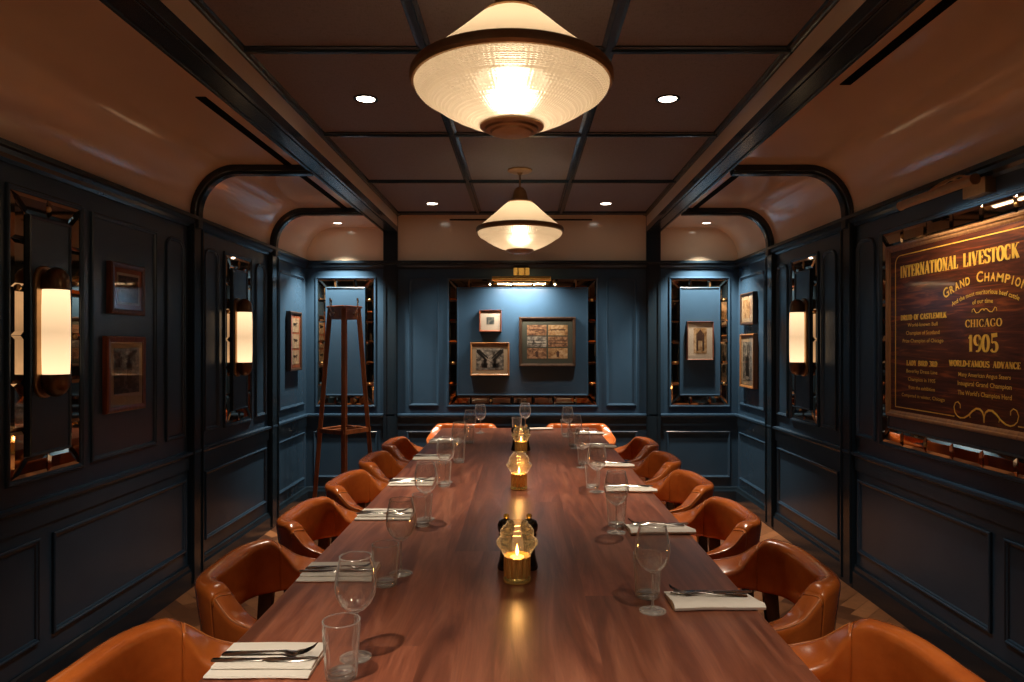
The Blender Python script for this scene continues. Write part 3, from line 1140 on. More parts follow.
# left wall
PL = lambda u, z, h=0.0: P_left(u, z, h)
picture(P_left, 3.235, 3.525, 1.58, 1.83, 'small dark framed animal print, upper of the pair on the left wall', 'frame_walnut', 0.026, 0.028, 'rust_card', 0.034,
        [(0, 1, 0, 1, 'print_brown', [cow(0.35, 0.35, 0.22), cow(0.7, 0.45, 0.2, -1)])], fillet='cream_card')
picture(P_left, 3.205, 3.535, 1.105, 1.472, 'red-brown framed old photograph, lower of the pair on the left wall', 'frame_red', 0.028, 0.026, 'cream_card', 0.030,
        [(0, 1, 0.12, 1, 'print_brown', [person_shape(0.3, 0.5, 0.35), person_shape(0.6, 0.45, 0.35), cow(0.5, 0.75, 0.2)])])
picture(P_left, 5.70, 6.00, 1.21, 1.715, 'tall narrow frame holding three small animal prints one above another', 'frame_dark', 0.025, 0.04, 'rust_card', 0.022,
        [(0.08, 0.92, 0.69, 0.98, 'cream_card', [cow(0.45, 0.5, 0.3)]), (0.08, 0.92, 0.355, 0.645, 'cream_card', [cow(0.5, 0.5, 0.3, -1)]), (0.08, 0.92, 0.02, 0.31, 'cream_card', [cow(0.45, 0.5, 0.3)])])
# right wall
picture(P_right, 5.71, 6.05, 1.605, 1.88, 'small gilt framed print, upper of the pair on the right wall by the far corner', 'frame_dark', 0.022, 0.04, 'cream_card', 0.035,
        [(0, 1, 0, 1, 'print_ochre', None)])
picture(P_right, 5.70, 6.06, 1.06, 1.525, 'brown framed tall print, lower of the pair on the right wall by the far corner', 'frame_gold', 0.022, 0.04, 'cream_card', 0.045,
        [(0, 1, 0, 1, 'print_grey', [[(0.3, 0.1), (0.3, 0.6), (0.4, 0.62), (0.45, 0.95), (0.5, 0.62), (0.7, 0.6), (0.7, 0.1)]])])
# far wall
px2x = lambda px: (px - 522) / 683 * (YB - 0.03)
py2z = lambda py: 1.43 + (345 - py) / 683 * (YB - 0.03)
HB = 0.017
picture(P_back, px2x(479.5), px2x(501.5), py2z(331.5), py2z(310), 'small square box frame with a white mount and tiny dark print', 'frame_red', 0.010, 0.055, 'white_card', 0.055,
        [(0, 1, 0, 1, 'print_blue', None)], h0=HB)
picture(P_back, px2x(470.5), px2x(509.5), py2z(375.5), py2z(342.5), 'brown framed black and white photograph of an interior hall, lower left of three', 'frame_gold', 0.016, 0.05, 'cream_card', 0.036,
        [(0, 1, 0, 1, 'print_grey', [[(0.02, 0.98), (0.42, 0.45), (0.36, 0.40), (0.02, 0.8)], [(0.98, 0.98), (0.58, 0.45), (0.64, 0.40), (0.98, 0.8)],
                                  [(0.12, 0.95), (0.45, 0.55), (0.43, 0.5), (0.06, 0.9)], [(0.88, 0.95), (0.55, 0.55), (0.57, 0.5), (0.94, 0.9)],
                                  person_shape(0.32, 0.35, 0.2), person_shape(0.68, 0.35, 0.2), [(0.2, 0.1), (0.4, 0.1), (0.42, 0.3), (0.18, 0.3)], [(0.6, 0.1), (0.8, 0.1), (0.82, 0.3), (0.58, 0.3)]])], h0=HB)
pr6 = []
for r_ in range(3):
    for c_ in range(2):
        mt = 'print_grey' if (r_ == 1 and c_ == 0) else ('print_sepia' if (r_ + c_) % 2 == 0 else 'print_ochre')
        sh = [cow(0.3, 0.5, 0.2), cow(0.7, 0.5, 0.2, -1)] if r_ == 2 else ([person_shape(0.5, 0.45, 0.3)] if r_ == 0 else [[(0.05, 0.3), (0.95, 0.3), (0.95, 0.36), (0.05, 0.36)], [(0.05, 0.6), (0.95, 0.6), (0.95, 0.64), (0.05, 0.64)]])
        pr6.append((c_ * 0.52, c_ * 0.52 + 0.48, r_ * 0.345, r_ * 0.345 + 0.31, mt, sh))
picture(P_back, px2x(519), px2x(575.5), py2z(366.5), py2z(317), 'large dark frame holding six sepia photographs in two columns', 'frame_dark', 0.028, 0.045, 'grey_green_card', 0.045, pr6, h0=HB)
picture(P_back, px2x(686.5), px2x(713), py2z(360), py2z(321.5), 'small brown framed print with a cream mount, alone in a far wall panel', 'frame_walnut', 0.010, 0.045, 'white_card', 0.05,
        [(0, 1, 0, 1, 'print_ochre', [[(0.2, 0.1), (0.2, 0.75), (0.5, 0.95), (0.8, 0.75), (0.8, 0.1), (0.65, 0.1), (0.65, 0.5), (0.35, 0.5), (0.35, 0.1)]])], h0=HB)

# ------------------------------------------------------------------ picture lights
def picture_light(P, uc, zbar, zbox, reach, L, lab, name='picture_light', energy=E_PICT, mt_='brass'):
    base = Vector(P(uc, zbox, 0.0))
    root = empty(name, base)
    tag(root, lab, 'picture light', 'brass picture lights')

    def fin(m, nm, mt, smooth=False):
        o = m.build(nm, mt, root, smooth, math.radians(40) if smooth else None)
        o.matrix_parent_inverse = Matrix.Translation(-base)
    m = MB(); wbox(m, P, uc - 0.072, uc + 0.072, zbox - 0.034, zbox + 0.034, 0.0, 0.045)
    fin(m, 'wall_box', mt_)
    m = MB()
    n = 12
    # half-open brass trough: outer shell
    prof = []
    for k in range(15):
        a = math.radians(-75 + 255 * k / 14)
        prof.append((reach + 0.022 * math.cos(a), zbar + 0.022 * math.sin(a)))
    for k in reversed(range(15)):
        a = math.radians(-75 + 255 * k / 14)
        prof.append((reach + 0.019 * math.cos(a), zbar + 0.019 * math.sin(a)))
    m.loft([[P(u, z, h) for h, z in prof] for u in (uc - L / 2, uc + L / 2)])
    for e in (-1, 1):
        a, b = sorted((uc + e * L / 2, uc + e * (L / 2 - 0.004)))
        m.loft([[P(u, zbar + 0.0215 * math.sin(2 * PI * j / 16), reach + 0.0215 * math.cos(2 * PI * j / 16)) for j in range(16)] for u in (a, b)])
    fin(m, 'lamp_bar', mt_, True)
    m = MB()
    m.tube([P(uc - L / 2 + 0.03, zbar, reach), P(uc + L / 2 - 0.03, zbar, reach)], 0.008, 10)
    fin(m, 'lamp_tube', 'pict_lamp_glow')
    m = MB()
    for du in (-0.03, 0.03):
        pts = []
        for k in range(9):
            f = k / 8
            pts.append(P(uc + du, zbox + 0.02 + (zbar + 0.02 - zbox - 0.02) * f + 0.035 * math.sin(PI * f), 0.04 + (reach - 0.04) * f))
        m.tube(pts, 0.005, 8)
    fin(m, 'arm', mt_, True)
    d = bpy.data.lights.new('picture_lamp', 'AREA')
    d.shape = 'RECTANGLE'; d.size = L * 0.85; d.size_y = 0.015
    d.energy = energy; d.color = (1.0, 0.84, 0.66); d.spread = math.radians(140)
    o = bpy.data.objects.new('picture_lamp', d)
    COL.objects.link(o)
    loc = Vector(P(uc, zbar - 0.012, reach))
    tgt = Vector(P(uc, zbar - 0.5, 0.0))
    dr = (tgt - loc).normalized()
    along = (Vector(P(uc + 1, 0, 0)) - Vector(P(uc, 0, 0))).normalized()
    zc = -dr
    xc = along
    yc = zc.cross(xc)
    mt = Matrix((xc, yc, zc)).transposed().to_4x4()
    mt.translation = loc
    o.parent = root
    o.matrix_parent_inverse = Matrix.Translation(-base)
    o.matrix_basis = mt
    return root


picture_light(P_back, -0.005, 2.015, 2.095, 0.20, 0.52, 'brass picture light over the middle panel of the far wall')
picture_light(P_right, 2.91, 2.075, 2.10, 0.21, 0.52, 'dark brass picture light over the wooden sign', energy=E_PICT * 0.22, mt_='aged_brass')

# ------------------------------------------------------------------ the sign
def sign():
    Yc, Zb = 2.91, 1.053
    root = empty('wooden_sign', (WX - 0.016, 2.86, 1.0594), -PI / 2)
    root.scale = (0.983, 0.983, 0.983)   # local x = to the right as read, local -y = into the room
    tag(root, 'large glossy walnut sign lettered in gold on the right wall', 'sign')
    hw, H = 0.77, 0.903
    # local coords: x right, y depth (room is -y), z up from sign bottom
    m = MB(); m.box(-hw + 0.02, hw - 0.02, -0.018, 0.0, 0.02, H - 0.02)
    m.build('board', 'sign_walnut', root)
    m = MB()
    prof = [(0.0, 0.0), (0.0, 0.026), (0.006, 0.032), (0.014, 0.031), (0.018, 0.026), (0.026, 0.024), (0.034, 0.019), (0.034, 0.0)]
    L0 = [(-hw, 0), (hw, 0), (hw, H), (-hw, H)]
    loops = [offset_loop(L0, o) for o, h in prof]
    m.loft([[(loops[k][i][0], -prof[k][1], loops[k][i][1]) for k in range(len(prof))] for i in range(4)], closed=True)
    m.build('frame', 'frame_gold', root)
    YF_ = -0.0185

    def ribbon(m, pts, w, closed=False):
        """flat stroke of given width(s) through 2-D points, a hair proud of the board"""
        n = len(pts)
        lft, rgt = [], []
        for i in range(n):
            a = Vector(pts[max(0, i - 1)]) if not closed else Vector(pts[i - 1])
            b = Vector(pts[min(n - 1, i + 1)]) if not closed else Vector(pts[(i + 1) % n])
            d = (b - a)
            if d.length < 1e-9: d = Vector((1, 0))
            d.normalize()
            nn = Vector((-d.y, d.x))
            ww = w(i, d) if callable(w) else w
            p = Vector(pts[i])
            lft.append(p + nn * ww / 2); rgt.append(p - nn * ww / 2)
        rings = [[(l.x, YF_ + 0.0005, l.y), (l.x, YF_ - 0.0008, l.y), (r.x, YF_ - 0.0008, r.y), (r.x, YF_ + 0.0005, r.y)] for l, r in zip(lft, rgt)]
        m.loft(rings, closed=closed)

    def arcp(cx, cy, rx, ry, a0, a1, n=14):
        return [(cx + rx * math.cos(math.radians(a0 + (a1 - a0) * k / n)), cy + ry * math.sin(math.radians(a0 + (a1 - a0) * k / n))) for k in range(n + 1)]
    K, N = 1, 0   # thick / thin
    G = {
        'I': (.42, [('s', .21, 0, .21, 1, K)], [(.21, 0), (.21, 1)]),
        'N': (.80, [('s', .16, 0, .16, 1, N), ('s', .14, 1, .64, 0, K), ('s', .64, 0, .64, 1, N)], [(.16, 0), (.12, 1), (.64, 1)]),
        'T': (.72, [('s', .36, 0, .36, 1, K), ('s', .04, .965, .68, .965, N), ('s', .05, .78, .05, 1, N), ('s', .67, .78, .67, 1, N)], [(.36, 0)]),
        'E': (.68, [('s', .2, 0, .2, 1, K), ('s', .1, .965, .6, .965, N), ('s', .1, .035, .62, .035, N), ('s', .2, .51, .5, .51, N), ('s', .6, 0, .62, .24, N), ('s', .59, .78, .59, 1, N), ('s', .48, .4, .48, .62, N)], [(.17, 0), (.17, 1)]),
        'R': (.78, [('s', .2, 0, .2, 1, K), ('c', arcp(.34, .745, .26, .225, 90, -90)), ('s', .1, .965, .36, .965, N), ('s', .2, .52, .36, .52, N), ('s', .38, .5, .68, .02, K)], [(.2, 0), (.17, 1), (.7, 0)]),
        'A': (.80, [('s', .10, 0, .39, 1, N), ('s', .39, 1, .64, 0, K), ('s', .2, .33, .55, .33, N)], [(.1, 0), (.66, 0)]),
        'O': (.78, [('c', arcp(.39, .5, .29, .48, 90, 450, 28))], []),
        'L': (.66, [('s', .2, 0, .2, 1, K), ('s', .1, .035, .6, .035, N), ('s', .59, 0, .61, .28, N)], [(.2, 1), (.17, 0)]),
        'S': (.66, [('c', arcp(.33, .745, .23, .225, 20, 270, 16) + arcp(.33, .26, .25, .235, 90, -160, 16)), ('s', .56, .72, .56, .98, N), ('s', .09, .02, .09, .3, N)], []),
        'V': (.78, [('s', .13, 1, .39, 0, K), ('s', .39, 0, .66, 1, N)], [(.13, 1), (.66, 1)]),
        'C': (.72, [('c', arcp(.39, .5, .29, .48, 50, 310, 24)), ('s', .60, .68, .60, .98, N), ('s', .60, .05, .60, .3, N)], []),
        'K': (.80, [('s', .2, 0, .2, 1, K), ('s', .25, .45, .62, .98, N), ('s', .34, .6, .68, .02, K)], [(.2, 0), (.2, 1), (.66, 1), (.7, 0)]),
        'D': (.80, [('s', .2, 0, .2, 1, K), ('c', arcp(.3, .5, .37, .465, 90, -90, 18)), ('s', .1, .965, .32, .965, N), ('s', .1, .035, .32, .035, N)], [(.17, 0), (.17, 1)]),
        'H': (.82, [('s', .19, 0, .19, 1, K), ('s', .63, 0, .63, 1, K), ('s', .2, .51, .62, .51, N)], [(.19, 0), (.19, 1), (.63, 0), (.63, 1)]),
        'G': (.80, [('c', arcp(.39, .5, .29, .48, 50, 330, 24)), ('s', .62, .05, .62, .42, K), ('s', .60, .7, .60, .98, N)], [(.62, .44)]),
        'U': (.80, [('s', .18, .28, .18, 1, K), ('c', arcp(.4, .28, .22, .26, 180, 360, 14)), ('s', .62, .28, .62, 1, N)], [(.18, 1), (.62, 1)]),
        'F': (.66, [('s', .2, 0, .2, 1, K), ('s', .1, .965, .6, .965, N), ('s', .2, .51, .48, .51, N), ('s', .59, .76, .59, 1, N)], [(.2, 0), (.17, 1)]),
        'M': (.98, [('s', .15, 0, .15, 1, N), ('s', .15, 1, .47, .1, K), ('s', .47, .1, .8, 1, N), ('s', .8, 0, .8, 1, K)], [(.15, 0), (.13, 1), (.8, 0), (.82, 1)]),
        'W': (1.06, [('s', .11, 1, .32, 0, K), ('s', .32, 0, .53, 1, N), ('s', .53, 1, .73, 0, K), ('s', .73, 0, .94, 1, N)], [(.11, 1), (.53, 1), (.94, 1)]),
        'Y': (.76, [('s', .11, 1, .38, .47, K), ('s', .38, .47, .65, 1, N), ('s', .38, 0, .38, .5, K)], [(.11, 1), (.65, 1), (.38, 0)]),
        'B': (.74, [('s', .2, 0, .2, 1, K), ('c', arcp(.34, .75, .23, .22, 90, -90)), ('c', arcp(.34, .28, .28, .25, 90, -90)), ('s', .1, .965, .36, .965, N), ('s', .2, .53, .36, .53, N), ('s', .1, .035, .36, .035, N)], []),
        '1': (.50, [('s', .27, 0, .27, 1, K), ('s', .08, .8, .27, .98, N)], [(.27, 0)]),
        '9': (.66, [('c', arcp(.33, .68, .22, .29, 0, 360, 24)), ('c', arcp(.30, .42, .26, .39, 40, -110, 14))], []),
        '0': (.68, [('c', arcp(.34, .5, .23, .47, 90, 450, 28))], []),
        '5': (.66, [('s', .15, .52, .17, .95, N), ('s', .12, .94, .56, .98, K), ('c', arcp(.31, .30, .24, .28, 125, -150, 20))], []),
        '3': (.62, [('c', arcp(.28, .74, .22, .23, 150, -90, 14)), ('c', arcp(.28, .27, .26, .25, 90, -150, 14))], []),
        '-': (.40, [('s', .08, .45, .32, .45, K)], []),
    }

    def serif_text(txt, x0, x1, z, h, bold=0.15, thin=0.05, arc=None, word_gap=0.45, nm='lettering'):
        adv = sum(word_gap if c == ' ' else G[c][0] for c in txt)
        k = (x1 - x0) / adv
        m = MB()
        x = x0
        sw = 0.12
        for c in txt:
            if c == ' ':
                x += word_gap * k
                continue
            a, st, sf = G[c]
            T_ = lambda px_, py_: (x + px_ * k, z + py_ * h)
            for s_ in st:
                if s_[0] == 's':
                    n_ = 2
                    wd = (bold * k if s_[5] else thin * min(k, h))
                    ribbon(m, [T_(s_[1], s_[2]), T_(s_[3], s_[4])], wd)
                else:
                    ribbon(m, [T_(*p) for p in s_[1]], lambda i, d: thin * min(k, h) + (bold * k - thin * min(k, h)) * abs(d.y) ** 1.6)
            for (sx_, sy_) in sf:
                th = 0.055 * h
                yy0 = z + (0 if sy_ < .2 else sy_ * h - th)
                ribbon(m, [(x + (sx_ - sw) * k, yy0 + th / 2), (x + (sx_ + sw) * k, yy0 + th / 2)], th)
            x += a * k
        return m.build(nm, 'gold_leaf', root)
    z_ = lambda Z: Z - Zb
    serif_text('INTERNATIONAL', -0.645, -0.174, z_(1.777), 0.061, 0.26, 0.085)
    serif_text('LIVESTOCK', -0.140, 0.206, z_(1.777), 0.061, 0.26, 0.085)
    serif_text('CHICAGO', -0.124, 0.110, z_(1.508), 0.033, 0.16, 0.06)
    serif_text('1905', -0.107, 0.088, z_(1.400), 0.074, 0.22, 0.08)
    serif_text('WORLD-FAMOUS ADVANCE', -0.238, 0.214, z_(1.334), 0.027, 0.26, 0.10, word_gap=0.7)
    serif_text('DRUID OF CASTLEMILK', -0.640, -0.258, z_(1.557), 0.027, 0.26, 0.10, word_gap=0.5)
    serif_text('LADY BIRD 3RD', -0.587, -0.328, z_(1.326), 0.026, 0.26, 0.10, word_gap=0.5)

    def plain(txt, xc, z, h, width, nm='lettering', arc=None, off=0.0):
        """lower-case lines from the built-in face, optionally bent on an arc (radius arc, crest at z)"""
        cu = bpy.data.curves.new('txt', 'FONT')
        cu.body = txt
        cu.size = h * 1.35
        cu.offset = off
        cu.resolution_u = 2
        ob = bpy.data.objects.new('txt', cu)
        COL.objects.link(ob)
        dg = bpy.context.evaluated_depsgraph_get()
        me = bpy.data.meshes.new_from_object(ob.evaluated_get(dg))
        bpy.data.objects.remove(ob); bpy.data.curves.remove(cu)
        xs = [p.co.x for p in me.vertices]
        a, b = min(xs), max(xs)
        k = width / (b - a)
        for p in me.vertices:
            u = (p.co.x - (a + b) / 2) * k
            w_ = p.co.y
            if arc:
                th = u / arc
                p.co = Vector((xc + (arc + w_) * math.sin(th), YF_ - 0.0006, z + (arc + w_) * math.cos(th) - arc))
            else:
                p.co = Vector((xc + u, YF_ - 0.0006, z + w_))
        me.materials.clear(); me.materials.append(M['gold_leaf'])
        o = bpy.data.objects.new(nm, me)
        COL.objects.link(o); o.parent = root
    # GRAND CHAMPION with taller first letters, bent on an arc
    R = 0.60
    seq = 'GRAND CHAMPION'
    hs_ = [0.046 if i in (0, 6) else 0.036 for i in range(len(seq))]
    ws_ = [0.046 if i in (0, 6) else (0.016 if c == 'I' else (0.044 if c == 'M' else (0.03 if c == ' ' else 0.032))) for i, c in enumerate(seq)]
    gap = 0.008
    tot = sum(ws_) + gap * (len(seq) - 1)
    sc_ = 0.53 / tot
    s = -0.53 / 2
    for c, hh, ww in zip(seq, hs_, ws_):
        w2 = ww * sc_
        if c != ' ':
            mid = s + w2 / 2
            th = mid / R
            cu = bpy.data.curves.new('txt', 'FONT'); cu.body = c; cu.size = hh * 1.38; cu.offset = 0.0012; cu.resolution_u = 4
            ob = bpy.data.objects.new('txt', cu); COL.objects.link(ob)
            dg = bpy.context.evaluated_depsgraph_get()
            me = bpy.data.meshes.new_from_object(ob.evaluated_get(dg))
            bpy.data.objects.remove(ob); bpy.data.curves.remove(cu)
            xs = [p.co.x for p in me.vertices]; a, b = min(xs), max(xs)
            k = w2 / (b - a) if c != 'I' else 0.9
            for p in me.vertices:
                u = (p.co.x - (a + b) / 2) * k; w_ = p.co.y
                cx_, cz_ = R * math.sin(th), R * math.cos(th) - R
                X = cx_ + u * math.cos(th) + w_ * math.sin(th)
                Z = cz_ - u * math.sin(th) + w_ * math.cos(th)
                p.co = Vector((-0.015 + X, YF_ - 0.0006, z_(1.702) + Z))
            me.materials.clear(); me.materials.append(M['gold_leaf'])
            o = bpy.data.objects.new('lettering', me); COL.objects.link(o); o.parent = root
        s += w2 + gap * sc_
    plain('And the most meritorious beef cattle', -0.005, z_(1.648), 0.021, 0.43, arc=0.55, off=0.0003)
    plain('of our time', -0.01, z_(1.610), 0.020, 0.13, arc=0.55, off=0.0003)
    plain('Many American Angus Steers', -0.005, z_(1.290), 0.019, 0.33, off=0.0002)
    plain('Inaugural Grand Champion', -0.005, z_(1.250), 0.021, 0.34, off=0.0003)
    plain("The World's Champion Herd", -0.005, z_(1.208), 0.021, 0.34, off=0.0003)
    plain('World-known Bull', -0.45, z_(1.523), 0.019, 0.25, off=0.0002)
    plain('Champion of Scotland', -0.45, z_(1.482), 0.020, 0.28, off=0.0002)
    plain('Prize Champion of Chicago', -0.45, z_(1.443), 0.019, 0.34, off=0.0002)
    plain('Beverley Dress Line', -0.457, z_(1.290), 0.019, 0.26, off=0.0002)
    plain('Champion in 1905', -0.457, z_(1.249), 0.019, 0.23, off=0.0002)
    plain('from the exhibition', -0.457, z_(1.208), 0.019, 0.22, off=0.0002)
    plain('Competed in winter, Chicago', -0.45, z_(1.166), 0.018, 0.36, off=0.0002)
    # gold border with rounded corners, open at the bottom for the scroll
    m = MB()
    bx, b0, b1, r = 0.69, z_(1.106), z_(1.895), 0.045
    pts = [(-0.215, b0), (-bx, b0)]
    pts = [(-0.20, b0), (-0.45, b0), (-bx + 0.0, b0), (-bx, b0 + 0.001), (-bx, b1 - r)]
    pts += [(-bx + r * (1 - math.cos(math.radians(a))), b1 - r + r * math.sin(math.radians(a))) for a in range(15, 91, 15)]
    pts += [(bx - r + r * math.sin(math.radians(a)), b1 - r + r * math.cos(math.radians(a))) for a in range(0, 91, 15)]
    pts += [(bx, b0 + 0.001), (bx, b0), (0.45, b0), (0.20, b0)]
    ribbon(m, pts, 0.0045)
    m.build('border_line', 'gold_leaf', root)
    m = MB()
    for sg in (-1, 1):
        P4 = [(0.195, b0 + 0.045), (0.165, b0 + 0.043), (0.150, b0 + 0.060)]
        curl = [(0.172, b0 + 0.028), (0.158, b0 + 0.040), (0.158, b0 + 0.056), (0.174, b0 + 0.068), (0.192, b0 + 0.062), (0.203, b0 + 0.042), (0.196, b0 + 0.018), (0.178, b0 + 0.003), (0.158, b0 - 0.003), (0.13, b0 + 0.000), (0.10, b0 + 0.015), (0.075, b0 + 0.035), (0.05, b0 + 0.048), (0.028, b0 + 0.048), (0.010, b0 + 0.037), (0.002, b0 + 0.020), (0.001, b0 - 0.008)]
        wl = [0.003, 0.004, 0.004, 0.004, 0.004, 0.004, 0.004, 0.005, 0.006, 0.007, 0.007, 0.008, 0.009, 0.009, 0.008, 0.006, 0.004]
        ribbon(m, [(sg * x, z) for x, z in curl[1:]], lambda i, d: wl[i + 1])
        ribbon(m, [(sg * 0.088, b0 + 0.028), (sg * 0.093, b0 + 0.014), (sg * 0.09, b0 + 0.004)], 0.003)
    m.build('scroll', 'gold_leaf', root)
    m = MB()
    for sg in (-1, 1):
        z1 = z_(1.575)
        ribbon(m, [(sg * x, z1 + z) for x, z in ((0.078, -0.002), (0.076, 0.010), (0.066, 0.013), (0.06, 0.004), (0.05, -0.006), (0.034, -0.004), (0.018, 0.008), (0.006, 0.010), (0.0, 0.002))], lambda i, d: [0.0015, 0.002, 0.0025, 0.003, 0.003, 0.0035, 0.0035, 0.003, 0.002][i])
    m.build('scroll', 'gold_leaf', root)


sign()

# ------------------------------------------------------------------ the table
TXC, TY0, TY1 = -0.025, 0.32, 5.60
TW = 0.63
tab = empty('dining_table', (TXC, (TY0 + TY1) / 2, 0))
tag(tab, 'very long reddish walnut dining table set down the middle of the room', 'table')
m = MB(); m.box(-TW, TW, -(TY1 - TY0) / 2, (TY1 - TY0) / 2, 0.705, 0.75, 0.004)
m.build('tabletop', 'table_walnut', tab)
m = MB()
m.box(-0.45, 0.45, -2.35, -2.29, 0.62, 0.705); m.box(-0.45, 0.45, 2.29, 2.35, 0.62, 0.705)
m.box(-0.30, -0.25, -2.35, 2.35, 0.64, 0.704); m.box(0.25, 0.30, -2.35, 2.35, 0.64, 0.704)
m.build('apron', 'leg_wood', tab)
for yy_ in (-1.9, 0, 1.9):
    for sx in (-1, 1):
        m = MB()
        m.box(sx * 0.26 - 0.05, sx * 0.26 + 0.05, yy_ - 0.05, yy_ + 0.05, 0.0, 0.66, 0.006)
        m.build('leg', 'leg_wood', tab)

# ------------------------------------------------------------------ chairs
def cr(pts, n=8):
    """Catmull-Rom through tuples of any length"""
    out = []
    P_ = [pts[0]] + list(pts) + [pts[-1]]
    for i in range(1, len(P_) - 2):
        for k in range(n):
            t_ = k / n
            row = []
            for c in range(len(pts[0])):
                a, b, c2, d = P_[i - 1][c], P_[i][c], P_[i + 1][c], P_[i + 2][c]
                row.append(0.5 * ((2 * b) + (c2 - a) * t_ + (2 * a - 5 * b + 4 * c2 - d) * t_ * t_ + (-a + 3 * b - 3 * c2 + d) * t_ ** 3))
            out.append(tuple(row))
    out.append(tuple(pts[-1]))
    return out


def round_quad(q, r, n=3):
    """q: four 2-D corners -> rounded loop"""
    out = []
    for i in range(4):
        p = Vector(q[i]); a = Vector(q[i - 1]); b = Vector(q[(i + 1) % 4])
        ra = min(r[i], (a - p).length * 0.48); rb = min(r[i], (b - p).length * 0.48)
        s0 = p + (a - p).normalized() * ra
        s1 = p + (b - p).normalized() * rb
        for k in range(n + 1):
            t_ = k / n
            out.append(tuple(s0 * (1 - t_) ** 2 + p * 2 * t_ * (1 - t_) + s1 * t_ * t_))
    return out


# keys along the rail: s, x, y, inner-top (o,z), outer-top (o,z), outer-bottom (o,z), inner-bottom (o,z)
KEYS = [
    # x, y,        it_o, it_z,  ot_o, ot_z,  ob_o, ob_z,  ib_o, ib_z
    (-0.250, 0.00, -0.014, 0.738, 0.050, 0.742, 0.026, 0.578, -0.024, 0.574),
    (-0.248, 0.075, -0.014, 0.740, 0.050, 0.744, 0.026, 0.577, -0.024, 0.573),
    (-0.238, 0.140, -0.016, 0.744, 0.049, 0.747, 0.027, 0.575, -0.026, 0.571),
    (-0.214, 0.188, -0.018, 0.748, 0.048, 0.748, 0.028, 0.572, -0.028, 0.568),
    (-0.182, 0.220, -0.024, 0.744, 0.044, 0.746, 0.030, 0.570, -0.032, 0.566),
    # --- seam
    (-0.146, 0.243, -0.038, 0.696, 0.044, 0.716, 0.031, 0.574, -0.040, 0.570),
    (-0.108, 0.258, -0.058, 0.650, 0.046, 0.680, 0.033, 0.580, -0.048, 0.574),
    (-0.055, 0.270, -0.068, 0.628, 0.044, 0.660, 0.032, 0.586, -0.056, 0.578),
    (0.010, 0.274, -0.066, 0.620, 0.040, 0.650, 0.030, 0.590, -0.056, 0.582),
    (0.075, 0.268, -0.056, 0.617, 0.035, 0.642, 0.026, 0.592, -0.050, 0.584),
    (0.140, 0.255, -0.045, 0.616, 0.028, 0.636, 0.021, 0.592, -0.042, 0.584),
    (0.205, 0.238, -0.034, 0.616, 0.020, 0.630, 0.015, 0.592, -0.031, 0.586),
]


def rail_sections(keys, sg, n=6):
    full = cr(keys, n)
    secs = []
    for i, k in enumerate(full):
        a = full[max(0, i - 1)]; b = full[min(len(full) - 1, i + 1)]
        d = Vector((b[0] - a[0], b[1] - a[1])).normalized()
        nrm = Vector((-d.y, d.x))       # outward for +y side going front
        if i == 0 and abs(k[1]) < 1e-6: nrm = Vector((-1, 0))
        q = [(k[2], k[3]), (k[4], k[5]), (k[6], k[7]), (k[8], k[9])]
        loop = round_quad(q, (0.024, 0.028, 0.018, 0.018), 4)
        secs.append([(k[0] + nrm.x * o, sg * (k[1] + nrm.y * o), z) for o, z in loop])
    return secs


def shrink(sec, f, shift=(0, 0, 0)):
    c = Vector((0, 0, 0))
    for p in sec: c += Vector(p)
    c /= len(sec)
    return [tuple(c + (Vector(p) - c) * f + Vector(shift)) for p in sec]


